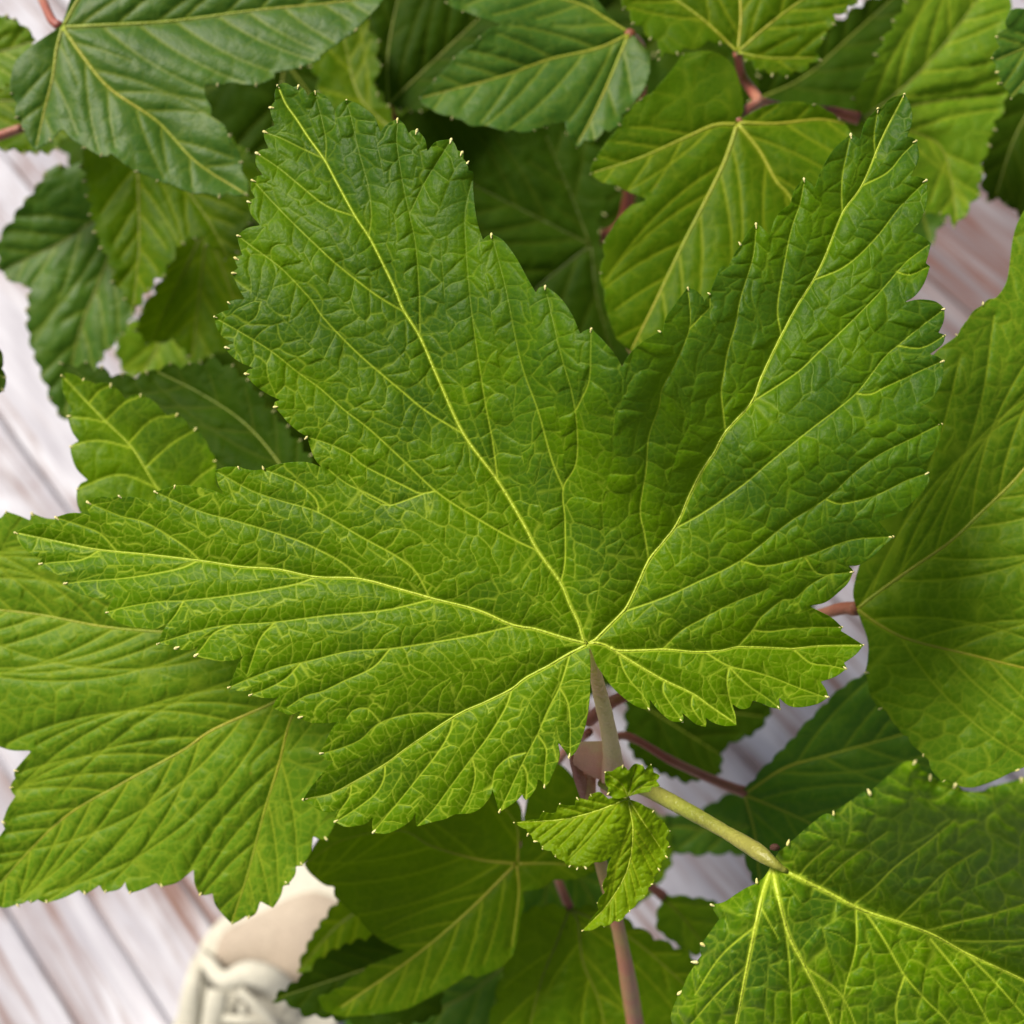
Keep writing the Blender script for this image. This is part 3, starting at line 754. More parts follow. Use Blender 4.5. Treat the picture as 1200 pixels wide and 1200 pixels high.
# lower right: folded along its midrib, the upper half stands up and faces away from the light
def fold_shape(X, Y):
    # signed distance from the midrib line, positive above it
    x0, y0, x1, y1 = 905, 1010, 1230, 1165
    L = math.hypot(x1 - x0, y1 - y0)
    dd = ((X - x0) * (y1 - y0) - (Y - y0) * (x1 - x0)) / L
    up = np.maximum(dd - 2, 0)
    top = np.maximum(dd - 95, 0)
    low = np.maximum(-dd - 10, 0)
    left = np.maximum(905 - X, 0)
    return 1.25 * up + 0.16 * low - 0.006 * low ** 2 * 0.3 - 0.35 * np.maximum(left - 20, 0)
other("""905,1012n 923,990t 928,985n 950,966 966,954 977,955t 985,946n 1000,936 1012,928 1020,931t 1028,920n 1045,905 1060,893 1073,892t 1080,903n 1090,909t 1100,916n 1120,919t 1128,926n 1140,928 1153,927t 1165,921n 1180,917 1197,912t 1210,912n 1250,915 1290,930t 1330,1000 1350,1080t 1330,1150 1320,1230t 1260,1290 1200,1330t 1120,1320 1050,1350t 960,1310 900,1330t
 850,1290 800,1250t 792,1225 790,1205n 786,1190 795,1165t 800,1158n 805,1145 812,1134 817,1128t 822,1120n 820,1112 822,1106t 832,1092 843,1077n 838,1070 833,1060t 848,1057 862,1048n 875,1040 887,1035t 893,1030n 898,1024""",
 ["906,1012 923,1022 973,1047 1013,1067 1087,1092 1133,1117 1197,1147 1300,1200", "906,1013 909,1037 923,1093 943,1133 973,1197 1000,1290", "906,1013 893,1050 880,1110 863,1197 850,1270"],
 0.118, 'main', ready=True, spacing=0, seed=23, step=1.7, pw=4.6, sw=1.5, a1=9, w1=30, a2=4.2, w2=10, a3=8.5, a4=0.2, net=0.45, fine_net=0.16, vein_mat='vein', tip_mat='tip', tip_r=3.2, wave=4, curl=-30, curl_w=38,
 shape=fold_shape, cell=(28, 48), fine_cell=13, tilt=(-0.06, 0.0),
 secs=["1013,1068 1035,1100 1060,1143 1085,1172 1110,1197 1150,1250", "1087,1090 1125,1080 1167,1070 1230,1050", "1115,1102 1160,1103 1230,1100", "1130,1115 1165,1150 1200,1190", "960,1040 985,1015 1005,1000 1040,975",
       "1000,1060 1025,1040 1050,1015 1090,985 1120,960", "1050,1078 1080,1050 1110,1020 1150,995", "935,1028 950,1010 975,990", "1003,1066 1003,1110 990,1160 985,1200", "920,1085 925,1130 928,1200", "890,1060 912,1100", "940,1130 985,1165 1010,1220", "885,1085 845,1120 815,1165", "876,1130 840,1165 810,1200", "1060,1143 1050,1180 1055,1230",
       "1090,1100 1130,1150 1160,1200"],
 label='glossy green leaf folded along its thick pale midrib at the end of the green stalk')

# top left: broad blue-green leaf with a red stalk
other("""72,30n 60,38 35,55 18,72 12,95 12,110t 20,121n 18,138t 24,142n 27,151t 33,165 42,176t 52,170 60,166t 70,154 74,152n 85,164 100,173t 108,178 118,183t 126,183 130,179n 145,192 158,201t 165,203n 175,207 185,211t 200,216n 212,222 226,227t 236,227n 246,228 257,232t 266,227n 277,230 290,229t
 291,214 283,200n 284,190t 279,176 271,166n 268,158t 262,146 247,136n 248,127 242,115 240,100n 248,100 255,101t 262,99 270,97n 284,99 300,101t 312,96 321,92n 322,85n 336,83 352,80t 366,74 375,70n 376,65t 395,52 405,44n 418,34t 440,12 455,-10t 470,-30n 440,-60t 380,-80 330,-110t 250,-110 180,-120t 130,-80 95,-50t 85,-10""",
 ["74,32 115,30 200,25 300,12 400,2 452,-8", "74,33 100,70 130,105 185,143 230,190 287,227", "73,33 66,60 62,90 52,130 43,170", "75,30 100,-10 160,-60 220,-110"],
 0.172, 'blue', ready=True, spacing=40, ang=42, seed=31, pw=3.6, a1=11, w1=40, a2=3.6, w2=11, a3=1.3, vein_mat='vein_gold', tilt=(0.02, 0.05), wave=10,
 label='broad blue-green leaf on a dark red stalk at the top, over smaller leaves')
# sliver of a leaf left of it, and one below with a dark red stalk
other("-60,60t -40,30 -5,18 20,24 42,44t 36,62 40,80t 20,95 5,104t -30,110 -60,100", ["-55,65 0,60 40,48"], 0.185, 'pale', tooth=14, spacing=26, seed=32, step=3,
 label='small pale green leaf tip beside the red stalk')
other("-80,120t -40,80 10,60 60,70 100,110t 90,150 60,180t 20,178 -20,170t -60,160", ["-70,125 0,118 60,120 95,112"], 0.205, 'lime', tooth=18, spacing=34, seed=33, step=3)
other("-70,420n -40,400 -10,402 2,412 4,425t 2,432n 7,442t 4,458t -20,470 -60,460", ["-65,430 -30,432 5,442"], 0.16, 'dark', ready=True, spacing=30, seed=34, step=3)
# left side, dim blue leaf with two lobes
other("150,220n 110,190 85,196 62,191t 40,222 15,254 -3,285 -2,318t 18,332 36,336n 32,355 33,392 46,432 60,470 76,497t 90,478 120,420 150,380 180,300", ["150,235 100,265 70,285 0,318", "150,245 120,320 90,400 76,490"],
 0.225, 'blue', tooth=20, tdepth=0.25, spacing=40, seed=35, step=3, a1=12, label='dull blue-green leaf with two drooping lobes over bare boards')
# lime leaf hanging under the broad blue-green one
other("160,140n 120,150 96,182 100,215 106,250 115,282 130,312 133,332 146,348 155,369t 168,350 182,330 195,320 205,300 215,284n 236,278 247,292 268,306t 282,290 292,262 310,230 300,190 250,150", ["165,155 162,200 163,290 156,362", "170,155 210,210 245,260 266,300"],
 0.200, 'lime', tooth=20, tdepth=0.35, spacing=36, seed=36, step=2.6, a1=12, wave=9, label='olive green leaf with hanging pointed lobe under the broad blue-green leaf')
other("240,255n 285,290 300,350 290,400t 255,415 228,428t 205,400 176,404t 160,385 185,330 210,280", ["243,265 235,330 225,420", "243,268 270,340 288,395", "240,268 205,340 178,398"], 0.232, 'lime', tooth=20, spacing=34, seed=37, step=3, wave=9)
other("190,360n 230,390 225,430 200,450t 170,440 150,445t 135,410 150,380", ["190,366 185,405 165,440"], 0.26, 'pale', tooth=18, spacing=30, seed=38, step=3.4)
# left of the large leaf: cupped leaf and the dark one behind it
other("""72,440t 80,437n 97,446t 112,450n 130,450t 140,458 147,468n 165,462t 180,470 196,487n 208,485t 217,492 223,503n 230,502t 241,516 246,528n 253,540t 258,573 300,590 330,650t 280,700 200,700t 140,660 110,625t 100,613 93,598n 90,588 90,573t 95,566 103,563n 90,550 84,535 82,523t 88,519 92,517n 84,505 79,488t 85,482n 74,460""",
 ["320,660 230,620 185,572 155,525 120,490 75,443"], 0.158, 'main', ready=True, spacing=0, seed=39, secs=["185,572 140,556 93,572", "155,525 115,516 85,522", "125,495 100,490 81,489", "170,548 200,521 228,504", "150,520 178,492 206,487", "125,492 146,472 164,465", "105,472 116,458 129,452", "205,590 230,562 252,546", "230,620 180,618 110,622"], step=1.9, a1=6, w1=30, a2=4, a3=1.6, net=0.4, fine_net=0.15, tip_mat='tip', tip_r=2.0, pw=2.2, sw=1.2,
 shape=lambda X, Y: -0.95 * np.maximum((X - 155) * 0.72 - (Y - 525) * 0.69, 0) + 0.15 * np.maximum(-(X - 155) * 0.72 + (Y - 525) * 0.69, 0), vein_mat='vein', net_mask=lambda X, Y: 0.6 + 0 * X,
 label='cupped leaf with one lit and one shaded half behind the left lobe')
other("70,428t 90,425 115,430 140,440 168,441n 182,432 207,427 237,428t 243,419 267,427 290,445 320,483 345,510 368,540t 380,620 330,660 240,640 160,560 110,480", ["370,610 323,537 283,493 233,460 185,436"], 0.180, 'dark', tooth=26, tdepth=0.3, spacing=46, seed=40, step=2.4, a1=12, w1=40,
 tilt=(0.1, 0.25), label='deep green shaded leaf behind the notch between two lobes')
# top middle
other("""740,38n 720,25 690,-10 640,-40 580,-30t 545,-15 522,3t 530,9n 543,13t 560,20 590,30n 575,33 562,43t 556,52n 545,57 532,67t 528,74n 520,82 510,92t 506,99n 496,108 492,115t 495,122 503,127n 515,134 530,137t 540,140n 552,148 570,148 593,155t 600,152n 612,156 627,153t 640,148 663,143n 664,153 676,173t 685,164n 692,166 700,163t 708,153n 716,154 726,146t 728,135n 737,128t 750,113 757,100 762,83t 762,65 752,52""",
 ["738,40 700,57 643,70 587,90 496,114", "737,38 710,22 680,5 620,-10 560,-20", "736,42 722,75 707,110 690,145 677,168"], 0.182, 'blue', ready=True, spacing=40, ang=40, seed=41, a1=12, w1=36, a2=4, a3=1.3, wave=8, tilt=(0, 0.06), vein_mat='vein_gold', tip_r=1.6,
 label='green three-lobed leaf hanging at the top centre above dark gaps')
other("865,62n 850,50 800,60 767,74t 774,55 753,38 737,20 726,-2 700,-40t 760,-110 850,-140t 950,-110 1020,-50t 1005,0 980,20t 972,37 957,53 962,68t 947,80 923,89 890,83", ["865,60 868,10 860,-60 855,-130", "865,61 900,30 940,0 1010,-45", "864,61 820,20 760,-20 710,-38", "866,62 900,68 955,68"], 0.178, 'lime', tooth=22, tdepth=0.3, spacing=40, seed=42, step=2.4, a1=10, vein_mat='vein_gold', wave=8,
 label='lime green leaf at the top edge with a short red stalk')
# bright leaf between the two upper lobes
other("""865,143n 872,127 867,97 857,74 833,60 800,63t 787,82 763,110t 750,117t 738,130n 727,147t 710,167 697,187t 692,204t 705,214 720,217n 738,226 757,234 740,240n 727,253 707,283t 709,300n 703,320t 708,340n 710,362 722,397t 760,430 800,470t 860,440 920,400t 950,330 985,260t 1000,210 1005,170t 997,155n 983,140t 970,130n 953,123t 933,119 900,123 872,137""",
 ["864,146 850,187 833,223 800,287 765,360 740,410", "863,146 837,147 800,163 750,185 697,202", "865,146 890,177 910,213 927,233 960,300", "866,144 910,145 960,140 990,145"], 0.172, 'lime', ready=True, spacing=48, ang=38, seed=43, step=2.2, pw=4, a1=12, w1=40, a2=3.4, a3=1.4, vein_mat='vein_gold', wave=9, tip_r=1.6, tilt=(0, 0.03),
 label='lime green leaf with golden veins showing between the two upper lobes')
# dark leaf deep in the notch, and its neighbours in shade
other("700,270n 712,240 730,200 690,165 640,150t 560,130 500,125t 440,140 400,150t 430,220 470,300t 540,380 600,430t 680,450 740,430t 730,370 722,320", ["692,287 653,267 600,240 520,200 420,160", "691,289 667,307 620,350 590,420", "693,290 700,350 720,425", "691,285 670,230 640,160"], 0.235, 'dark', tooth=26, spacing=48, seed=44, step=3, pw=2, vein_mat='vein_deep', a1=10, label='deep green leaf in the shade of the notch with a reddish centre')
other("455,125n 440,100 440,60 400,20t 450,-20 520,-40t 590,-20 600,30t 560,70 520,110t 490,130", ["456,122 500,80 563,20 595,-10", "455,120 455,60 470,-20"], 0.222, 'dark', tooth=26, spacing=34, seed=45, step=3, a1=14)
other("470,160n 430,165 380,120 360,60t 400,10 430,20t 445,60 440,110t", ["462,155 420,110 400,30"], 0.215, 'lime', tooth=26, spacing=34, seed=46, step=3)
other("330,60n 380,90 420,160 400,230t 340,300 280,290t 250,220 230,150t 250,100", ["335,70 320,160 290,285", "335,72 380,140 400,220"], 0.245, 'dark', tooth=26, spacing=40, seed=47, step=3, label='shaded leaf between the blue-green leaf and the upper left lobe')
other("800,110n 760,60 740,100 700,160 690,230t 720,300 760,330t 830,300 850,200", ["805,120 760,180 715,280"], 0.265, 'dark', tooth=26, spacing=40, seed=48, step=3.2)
# top right
other("1006,140n 1000,110 1016,90 1033,50 1060,5t 1100,-40 1170,-30t 1190,30 1180,120t 1162,160 1150,205 1147,230t 1135,245 1122,268t 1105,250 1092,256t 1060,230 1030,190", ["1007,140 1050,110 1100,60 1160,-20", "1007,140 1070,155 1107,180 1122,262", "1007,138 1090,120 1175,110"], 0.200, 'pale', tooth=26, tdepth=0.25, spacing=40, seed=49, step=2.6, a1=14, w1=40, wave=9, label='grey-green leaf at the top right above the bare boards')
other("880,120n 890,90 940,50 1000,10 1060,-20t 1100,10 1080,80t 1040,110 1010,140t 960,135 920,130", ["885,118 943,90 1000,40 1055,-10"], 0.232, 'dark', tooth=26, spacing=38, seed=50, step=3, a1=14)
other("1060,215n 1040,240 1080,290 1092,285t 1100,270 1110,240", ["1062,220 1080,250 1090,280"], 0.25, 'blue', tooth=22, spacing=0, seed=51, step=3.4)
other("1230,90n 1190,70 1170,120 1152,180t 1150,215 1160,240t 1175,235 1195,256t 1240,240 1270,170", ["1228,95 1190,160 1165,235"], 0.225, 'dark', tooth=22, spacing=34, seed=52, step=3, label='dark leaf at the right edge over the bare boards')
other("""1250,20n 1200,10 1185,12 1178,25t 1180,33n 1167,43t 1172,55n 1162,68t 1168,76n 1167,85t 1174,92n 1170,98t 1180,106 1185,116t 1200,110 1240,130 1290,90""", ["1250,40 1205,55 1168,70", "1250,45 1215,80 1186,112"], 0.16, 'blue', ready=True, spacing=22, seed=53, step=2.4, tip_r=1.8, tip_mat='tip', label='small blue-green leaf with pale tooth tips at the top right corner')
# below the large leaf
other("""606,1012n 612,980 604,935 540,915t 450,935 400,950t 375,980 356,1012t 362,1022 374,1033n 392,1039t 392,1050 404,1060n 420,1074t 428,1085n 437,1094t 446,1102 458,1108n 478,1113n 455,1122 432,1131t 425,1140n 400,1157t 385,1165n 372,1168t 380,1185 402,1192t 430,1190 450,1188t 478,1182 500,1171t 522,1160 541,1148t 550,1143 557,1147t 575,1140 588,1134t 603,1115 610,1075t 613,1045n 650,1031t 700,1020t 694,975 684,925t 655,895 625,905""",
 ["604,1012 560,1007 507,992 467,973 400,985 360,1011", "603,1014 543,1073 480,1125 400,1180", "606,1015 608,1050 600,1110", "607,1010 606,970 590,945", "608,1012 650,1012 695,1018"], 0.176, 'lime', ready=True, spacing=40, ang=36, seed=61, a1=13, w1=36, a2=3.4, a3=1.2, vein_mat='vein_gold', tip_r=0, wave=8, tilt=(0, -0.05),
 label='olive green leaf below the large leaf, its veins meeting in a golden star')
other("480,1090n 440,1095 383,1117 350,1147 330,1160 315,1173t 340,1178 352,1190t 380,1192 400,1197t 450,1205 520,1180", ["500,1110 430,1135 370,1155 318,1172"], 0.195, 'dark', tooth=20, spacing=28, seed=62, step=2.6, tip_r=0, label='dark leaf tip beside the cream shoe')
other("430,1040n 397,1054 368,1093 351,1127 346,1143t 370,1140 400,1130 440,1110", ["430,1060 390,1090 350,1138"], 0.205, 'lime', tooth=16, spacing=26, seed=63, step=3, tip_r=0)
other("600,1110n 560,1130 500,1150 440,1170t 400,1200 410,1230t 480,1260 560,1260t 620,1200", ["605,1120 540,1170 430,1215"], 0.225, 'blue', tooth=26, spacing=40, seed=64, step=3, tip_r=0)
other("668,1063n 640,1060 610,1072 600,1110t 585,1150 572,1200t 580,1260 610,1290t 660,1260 700,1300t 760,1270 800,1280t 830,1220 838,1180t 820,1130 800,1112t 767,1098 735,1078 700,1062", ["667,1066 677,1080 683,1127 703,1177 720,1260", "666,1068 650,1110 633,1153 612,1240", "670,1066 740,1100 820,1170"], 0.190, 'lime', tooth=26, tdepth=0.22, spacing=42, seed=65, step=2.4, a1=13, tip_r=0, vein_mat='vein_dim', label='olive green leaf on a thin red stalk beside the red-brown cane')
other("650,980n 700,985 740,1010 720,1060t 690,1080 640,1085t 600,1070 590,1020t", ["655,985 680,1030 700,1065", "652,985 640,1040 640,1080"], 0.215, 'blue', tooth=24, spacing=34, seed=66, step=3, tip_r=0)
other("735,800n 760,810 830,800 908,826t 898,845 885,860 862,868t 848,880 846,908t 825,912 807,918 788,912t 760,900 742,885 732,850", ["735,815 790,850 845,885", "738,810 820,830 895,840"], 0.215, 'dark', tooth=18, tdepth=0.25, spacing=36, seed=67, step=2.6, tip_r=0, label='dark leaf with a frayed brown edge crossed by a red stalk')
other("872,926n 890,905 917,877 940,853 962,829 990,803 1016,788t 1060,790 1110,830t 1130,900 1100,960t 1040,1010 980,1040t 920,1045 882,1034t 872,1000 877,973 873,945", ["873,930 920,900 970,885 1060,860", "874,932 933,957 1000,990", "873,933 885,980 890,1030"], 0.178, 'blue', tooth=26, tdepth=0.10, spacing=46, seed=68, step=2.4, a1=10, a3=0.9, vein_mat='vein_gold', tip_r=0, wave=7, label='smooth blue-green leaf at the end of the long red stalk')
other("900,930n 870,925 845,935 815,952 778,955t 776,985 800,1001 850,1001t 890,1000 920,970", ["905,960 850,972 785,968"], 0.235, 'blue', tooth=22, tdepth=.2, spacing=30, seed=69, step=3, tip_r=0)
other("776,1049n 800,1050 836,1054t 850,1075 835,1110t 815,1120 790,1105t 768,1085", ["777,1052 800,1075 825,1108"], 0.205, 'pale', tooth=20, tdepth=.15, spacing=26, seed=70, step=3, tip_r=0)
other("720,960n 770,950 790,1000 770,1040t 745,1062 715,1050t 700,1000", ["725,965 745,1010 760,1045"], 0.235, 'pale', tooth=22, tdepth=.2, spacing=30, seed=71, step=3, tip_r=0)

# young leaf at the shoot tip, and the crumpled one above it
other("""735,936n 722,934 713,936n 703,928 692,931t 689,938n 684,936 676,935t 674,944n 664,944 656,942t 652,952n 645,953 637,951t 632,960n 620,961 602,964t 611,970 617,972n 619,977t 623,979n 626,986t 633,987n 636,995t 646,997n 651,1004t 661,1009n 667,1016t 672,1013n 676,1019t 681,1014n 687,1018t 696,1011 704,1011n 711,1008 718,1002n
 712,1015 711,1027n 706,1038t 709,1046n 700,1058t 702,1066n 693,1077 682,1091t 694,1090 705,1084n 708,1086t 720,1079n 726,1080t 733,1072n 738,1067t 748,1056n 756,1051t 760,1040n 765,1036t 767,1027n 773,1020t 776,1009n 782,1005t 780,998n 785,992t 780,982n 785,974t 777,962 768,957n 766,950t 755,944 748,940""",
 ["735,936 700,950 660,960 606,964", "736,937 742,975 735,1020 712,1060 685,1088", "737,937 755,965 775,995"], 0.119, 'young', ready=True, spacing=17, ang=36, seed=81, step=1.3, pw=2.0, sw=1.2, a1=7, w1=14, a2=4.6, w2=5, a3=3.0, a4=0.4, cell=(8, 12), fine_cell=5, net=0.3, fine_net=0.1, wave=6, wave_scale=50,
 tip_mat='tip', tip_r=1.7, vein_mat='vein', shape=lambda X, Y: -0.30 * np.maximum(X - 745, 0) - 0.3 * np.maximum(700 - X, 0) * 0.5, label='small crinkled yellow-green young leaf with two pointed lobes on the cane')
other("735,934n 722,936 712,931t 713,924n 709,917 709,905t 717,904n 724,899 730,897t 736,903n 744,895 753,897t 756,902n 763,896t 766,905n 773,909t 769,915n 773,921t 764,922n 761,928t 748,930""",
 ["736,933 728,918 713,908", "737,933 740,915 745,899", "738,933 752,920 770,913"], 0.1175, 'young', ready=True, spacing=11, ang=36, seed=82, step=1.1, pw=1.5, sw=1.0, a1=6, w1=6, a2=5.0, w2=5, a3=1.6, cell=(6, 8), fine_cell=4, net=0.2, wave=9, wave_scale=18,
 tip_mat='tip', tip_r=1.5, vein_mat='vein_dim', label='tiny crumpled young leaf unfolding where the stalks meet')

# ------------------------------------------------------------------ stems
cane = stem('stem', [(691, 884, 0.142, 9), (690, 905, 0.144, 8.5), (693, 950, 0.146, 7.5), (706, 1020, 0.150, 7.5), (722, 1077, 0.155, 8), (738, 1160, 0.168, 10), (752, 1260, 0.20, 11), (762, 1400, 0.28, 13), (760, 1480, 0.36, 14), (745, 1480, 0.405, 14)], M['cane'], bush, seed=1)
cane['label'] = 'red-brown cane rising past the young leaf'
stem('leafstalk', [(689, 753, 0.1246, 2.2), (693, 768, 0.1262, 5.5), (701, 803, 0.129, 8.5), (711, 846, 0.133, 9.6), (717, 880, 0.137, 10.5), (718, 903, 0.140, 13), (712, 925, 0.144, 9)], M['stalk_pink'], bush, seed=2)['label'] = 'pinkish stalk of the large leaf'
g = stem('leafstalk', [(715, 915, 0.1425, 12), (740, 917, 0.140, 11), (765, 928, 0.137, 9.4), (815, 955, 0.130, 8.8), (862, 982, 0.124, 8.8), (888, 998, 0.1200, 9.5), (899, 1006, 0.1188, 8.5), (906, 1011, 0.1182, 6.5), (913, 1016, 0.1180, 4.5), (922, 1021, 0.1180, 3.2)], M['stalk_green'], bush, seed=3)
stem('leafstalk', [(736, 936, 0.1192, 2.5), (734, 938, 0.126, 3), (722, 930, 0.136, 4), (705, 918, 0.143, 5)], M['stalk_green'], bush, seed=4)
g['label'] = 'thick yellow-green stalk with a dark bud at its end'
def blob(name, c, r, mat, parent, squash=(1, 1, 1), seed=0, nu=10, nv=7):
    rr = random.Random(seed); V, F = [], []
    for j in range(nv + 1):
        th = math.pi * j / nv
        for i in range(nu):
            ph = 2 * math.pi * i / nu; k = r * (1 + rr.uniform(-.12, .12))
            V.append((c[0] + k * squash[0] * math.sin(th) * math.cos(ph), c[1] + k * squash[1] * math.sin(th) * math.sin(ph), c[2] + k * squash[2] * math.cos(th)))
    for j in range(nv):
        for i in range(nu):
            F.append((j * nu + i, (j + 1) * nu + i, (j + 1) * nu + (i + 1) % nu, j * nu + (i + 1) % nu))
    return poly_obj(name, V, F, mat, parent)
blob('bud', place(908, 993, 0.1172), 0.0006, M['bud'], g, (1.1, 0.7, 0.9), 4)
# papery sheath where the stalk meets the cane
def sheath(name, rows, mat, parent):
    V, F = [], []; n = 9
    for (xa, ya, xb, yb, dep, bulge) in rows:
        for k in range(n):
            t = k / (n - 1); V.append(place(xa + (xb - xa) * t, ya + (yb - ya) * t, dep - bulge * math.sin(math.pi * t) * dep / FPX))
    for i in range(len(rows) - 1):
        for k in range(n - 1):
            F.append((i * n + k, i * n + k + 1, (i + 1) * n + k + 1, (i + 1) * n + k))
    return poly_obj(name, np.array(V), F, mat, parent)
sheath('sheath', [(680, 869, 722, 868, 0.139, 7), (674, 880, 727, 880, 0.140, 9), (671, 892, 727, 892, 0.141, 10), (674, 901, 722, 903, 0.142, 9), (684, 908, 714, 912, 0.1435, 7), (700, 912, 709, 918, 0.1440, 3)], M['sheath'], cane)['label'] = 'pale pink papery sheath around the joint'
sheath('sheath', [(666, 880, 679, 888, 0.1415, 2), (668, 895, 682, 902, 0.142, 4), (672, 912, 687, 914, 0.143, 5), (678, 930, 690, 928, 0.1445, 4), (684, 945, 692, 942, 0.146, 3)], M['stalk_red'], cane)
stem('leafstalk', [(690, 845, 0.16, 7), (712, 826, 0.158, 7.5), (740, 812, 0.158, 7.5), (790, 790, 0.17, 7), (880, 750, 0.172, 6), (975, 716, 0.155, 7.5), (1004, 713, 0.1505, 9)], M['stalk_red'], bush, seed=5)
stem('leafstalk', [(700, 900, 0.17, 4), (728, 862, 0.172, 4.5), (790, 893, 0.174, 5), (845, 918, 0.177, 5.5), (873, 928, 0.1782, 7)], M['stalk_red'], bush, seed=6)['label'] = 'long thin red stalk reaching the smooth blue-green leaf'
stem('leafstalk', [(35, -40, 0.20, 5), (50, 0, 0.18, 5.5), (62, 25, 0.1735, 6), (72, 31, 0.1722, 6)], M['stalk_red'], bush, seed=7)
stem('leafstalk', [(-40, 172, 0.20, 5), (0, 159, 0.198, 5), (26, 150, 0.197, 5)], M['stalk_red'], bush, seed=8)
stem('leafstalk', [(864, 145, 0.1722, 6), (874, 130, 0.174, 6), (888, 118, 0.18, 6), (870, 90, 0.185, 5), (864, 62, 0.178, 5)], M['stalk_red'], bush, seed=9)
stem('leafstalk', [(888, 118, 0.18, 5), (930, 128, 0.192, 5), (970, 130, 0.20, 5.5), (1007, 139, 0.2, 7)], M['stalk_red'], bush, seed=10)
stem('leafstalk', [(640, 990, 0.21, 4), (650, 1020, 0.2, 4.5), (658, 1042, 0.194, 5), (668, 1065, 0.1905, 6)], M['stalk_red'], bush, seed=11)
stem('leafstalk', [(735, 1010, 0.20, 4), (757, 1034, 0.203, 4.5), (777, 1050, 0.2048, 6)], M['stalk_red'], bush, seed=12)
stem('leafstalk', [(738, 40, 0.1822, 6), (752, 70, 0.20, 6), (742, 190, 0.24, 7), (730, 260, 0.26, 7), (700, 280, 0.25, 7)], M['stalk_red'], bush, seed=13)
# older canes inside the bush, from the leaves down to the boards
for k, pts in enumerate([
    [(888, 118, 0.18, 6), (820, 250, 0.24, 8), (740, 420, 0.30, 10), (660, 560, 0.40, 12), (630, 600, 0.545, 13)],
    [(740, 260, 0.26, 6), (700, 420, 0.32, 8), (640, 560, 0.42, 10), (610, 615, 0.54, 11)],
    [(75, 32, 0.1735, 6), (190, 180, 0.25, 8), (350, 380, 0.31, 9), (520, 540, 0.40, 11), (590, 600, 0.545, 12)],
    [(425, 764, 0.151, 6), (480, 720, 0.20, 8), (550, 660, 0.32, 10), (600, 625, 0.535, 11)],
    [(690, 845, 0.16, 7), (650, 780, 0.22, 8), (630, 680, 0.36, 10), (620, 630, 0.535, 11)],
    [(320, 655, 0.16, 5), (420, 640, 0.22, 7), (540, 620, 0.36, 9), (596, 612, 0.54, 10)]]):
    stem('stem', pts, M['cane'], bush, seed=20 + k)

# ------------------------------------------------------------------ shoe on the boards
def gp(px, py, z):
    """point on the boards under a plate point, lifted by z"""
    d = (CAM_H - z) / (ct - (600 - py) / FPX * st)
    return place(px, py, d)
shoe = bpy.data.objects.new('shoe', None); COL.objects.link(shoe)
shoe.location = gp(300, 1130, 0.0)
shoe['label'] = 'cream shoe with pale laces and beige lining standing on the whitewashed boards'
shoe['category'] = 'shoe'
def slab(name, ring, z0, z1, mat, parent):
    n = len(ring); R = np.array(ring, float); c = R.mean(0)
    inner = c + (R - c) * 0.94
    o = parent.location
    V = [gp(x, y, z0) for x, y in R] + [gp(x, y, z1 - 0.0015) for x, y in R] + [gp(x, y, z1) for x, y in inner]
    V = np.array(V) - np.array(o)
    F = [tuple(reversed(range(n)))] + [(i, (i + 1) % n, n + (i + 1) % n, n + i) for i in range(n)] + [(n + i, n + (i + 1) % n, 2 * n + (i + 1) % n, 2 * n + i) for i in range(n)] + [tuple(range(2 * n, 3 * n))]
    return poly_obj(name, V, F, mat, parent)
def ellip(pts): return catmull(np.vstack([P(pts), P(pts)[:1]]), 8)[:-1][::-1]
slab('upper', ellip("222,1150 236,1105 260,1076 300,1050 350,1010 400,985 460,1000 470,1060 430,1140 380,1220 300,1260 220,1250"), 0.0005, 0.012, M['cream'], shoe)
slab('lining', ellip("252,1118 262,1092 300,1072 345,1050 375,1046 410,1070 400,1120 370,1160 345,1160 318,1138 290,1130 265,1136"), 0.0125, 0.016, M['beige'], shoe)
def strap(name, ctrl, mat, wz=0.002):
    C = catmull(np.array(ctrl, float), 5)
    pts = np.array([gp(a, b, c) for a, b, c, _ in C])
    T = np.gradient(pts, axis=0); T /= np.linalg.norm(T, axis=1)[:, None]
    side = np.cross(T, [0, 0, 1.0]); side /= np.linalg.norm(side, axis=1)[:, None]
    V, F = [], []
    for i in range(len(pts)):
        wdt = C[i, 3] * 0.00042
        for (s, z) in ((-1, -wz * .3), (-.85, wz * .5), (0, wz), (.85, wz * .5), (1, -wz * .3), (0, -wz * .5)):
            V.append(pts[i] + side[i] * s * wdt + np.array([0, 0, z]) - np.array(shoe.location))
    for i in range(len(pts) - 1):
        for k in range(6):
            F.append((i * 6 + k, i * 6 + (k + 1) % 6, i * 6 + 6 + (k + 1) % 6, i * 6 + 6 + k))
    F.append(tuple(reversed(range(6)))); F.append(tuple(range(len(V) - 6, len(V))))
    return poly_obj(name, V, F, mat, shoe)
for ctrl in ([(232, 1118, .012, 7), (244, 1130, .022, 8), (262, 1148, .028, 9), (290, 1140, .032, 12), (320, 1150, .03, 13), (345, 1178, .02, 14)],
             [(232, 1122, .014, 7), (226, 1150, .022, 9), (222, 1185, .02, 12), (220, 1230, .013, 12)],
             [(256, 1160, .026, 12), (250, 1190, .024, 12), (246, 1230, .016, 13)],
             [(280, 1160, .03, 5), (300, 1178, .03, 5), (322, 1200, .026, 5), (345, 1230, .016, 5)],
             [(262, 1194, .024, 5), (290, 1196, .026, 5), (330, 1200, .02, 5)],
             [(283, 1176, .026, 4), (286, 1190, .026, 4), (288, 1215, .016, 4)]):
    strap('lace', ctrl, M['cream'])

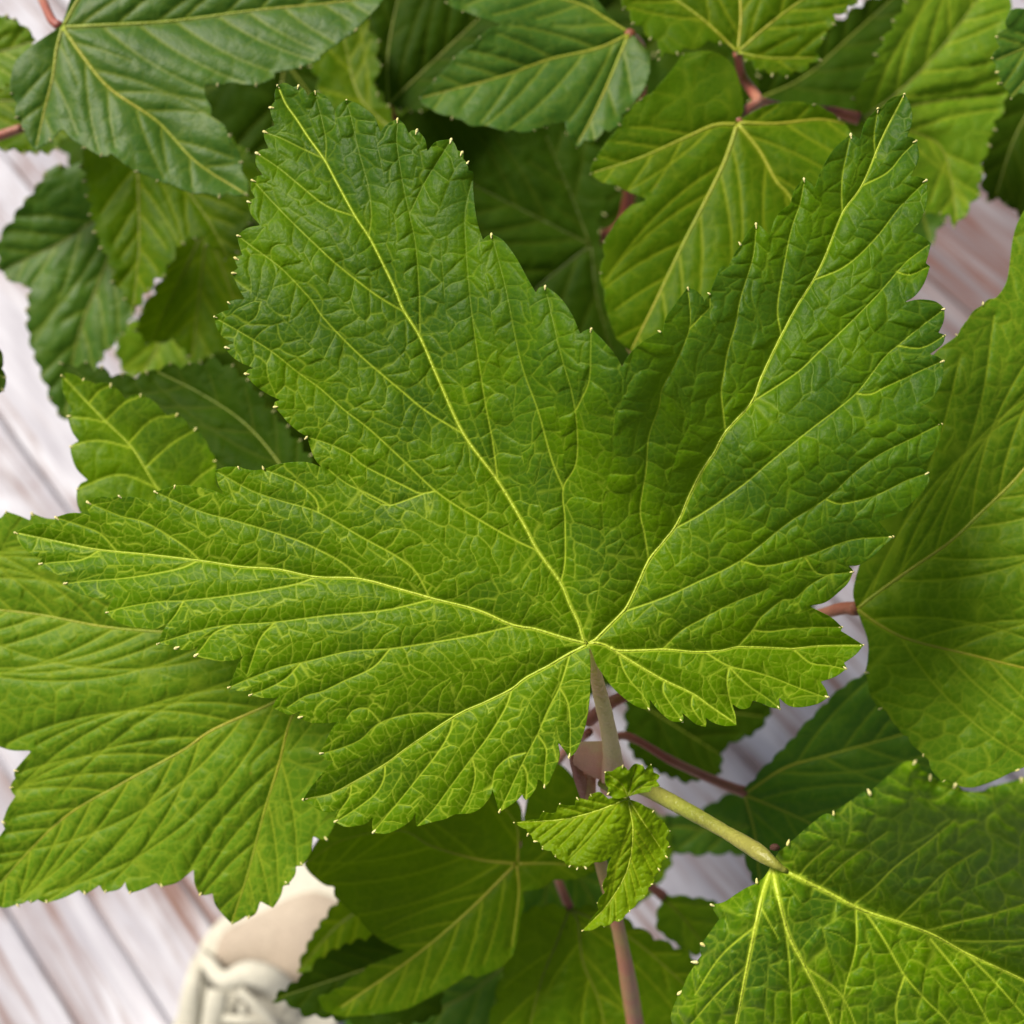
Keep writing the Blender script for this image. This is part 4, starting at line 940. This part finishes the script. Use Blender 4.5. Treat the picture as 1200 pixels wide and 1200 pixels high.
# deep layers that close the gaps inside the bush
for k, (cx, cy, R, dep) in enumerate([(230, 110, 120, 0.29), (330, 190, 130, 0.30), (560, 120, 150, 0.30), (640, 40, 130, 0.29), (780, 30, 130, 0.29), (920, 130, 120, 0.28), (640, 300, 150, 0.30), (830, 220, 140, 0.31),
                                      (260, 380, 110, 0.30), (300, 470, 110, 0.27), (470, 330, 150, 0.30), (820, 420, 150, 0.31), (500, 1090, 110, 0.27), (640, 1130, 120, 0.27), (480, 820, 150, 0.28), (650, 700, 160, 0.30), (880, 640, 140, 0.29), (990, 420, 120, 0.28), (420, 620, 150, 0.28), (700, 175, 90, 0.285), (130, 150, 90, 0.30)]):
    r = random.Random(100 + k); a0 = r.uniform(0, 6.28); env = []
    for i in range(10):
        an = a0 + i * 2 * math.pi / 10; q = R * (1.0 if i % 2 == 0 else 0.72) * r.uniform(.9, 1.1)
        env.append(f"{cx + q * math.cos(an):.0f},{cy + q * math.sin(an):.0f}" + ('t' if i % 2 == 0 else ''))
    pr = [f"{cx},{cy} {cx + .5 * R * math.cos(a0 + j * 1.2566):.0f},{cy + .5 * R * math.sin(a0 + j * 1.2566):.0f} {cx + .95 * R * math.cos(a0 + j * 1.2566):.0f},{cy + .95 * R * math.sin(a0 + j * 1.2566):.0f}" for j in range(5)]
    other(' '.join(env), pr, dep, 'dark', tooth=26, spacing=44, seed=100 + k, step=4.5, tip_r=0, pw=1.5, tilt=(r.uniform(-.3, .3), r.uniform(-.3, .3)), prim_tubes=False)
# stalks of the leaves inside the bush, down to the canes behind the large leaf
for k, (x, y, d) in enumerate([(150, 235, .225), (165, 155, .200), (243, 265, .232), (370, 610, .180), (456, 122, .222), (462, 155, .215), (335, 70, .245), (692, 287, .235)]):
    ex, ey = x + (560 - x) * .55, y + (520 - y) * .55
    stem('leafstalk', [(x, y, d + .0006, 4), ((x + ex) / 2, (y + ey) / 2 - 12, d + .035, 4.5), (ex, ey, .325, 6)], M['stalk_red'], bush, seed=40 + k)
stem('leafstalk', [(604, 1012, .1768, 4), (618, 960, .200, 4.5), (655, 890, .190, 5), (690, 858, .163, 5)], M['stalk_red'], bush, seed=50)
stem('leafstalk', [(-62, 430, .1604, 4), (-130, 300, .20, 5), (-80, 40, .21, 5), (35, -40, .20, 5)], M['stalk_red'], bush, seed=51)
# the rest of the shoe, out towards its toe
V, F = [], []; n = 11
ring = [(372, 1012, 40, .009), (325, 1105, 74, .010), (285, 1215, 82, .014), (262, 1300, 80, .036), (238, 1390, 84, .034), (216, 1480, 84, .027), (200, 1550, 66, .020), (192, 1585, 30, .012)]
for (x, y, hw, hz) in ring:
    for k in range(n):
        a = math.pi * k / (n - 1)
        q = gp(x + hw * math.cos(a) * 0.97, y + hw * math.cos(a) * 0.24, 0.0005)
        V.append(q + np.array([0, 0, hz * math.sin(a) ** 0.6]) - np.array(shoe.location))
for i in range(len(ring) - 1):
    for k in range(n - 1):
        F.append((i * n + k, i * n + k + 1, i * n + n + k + 1, i * n + n + k))
F.append(tuple(range(n))); F.append(tuple(reversed(range(len(V) - n, len(V)))))
poly_obj('toe_box', V, F, M['cream'], shoe)
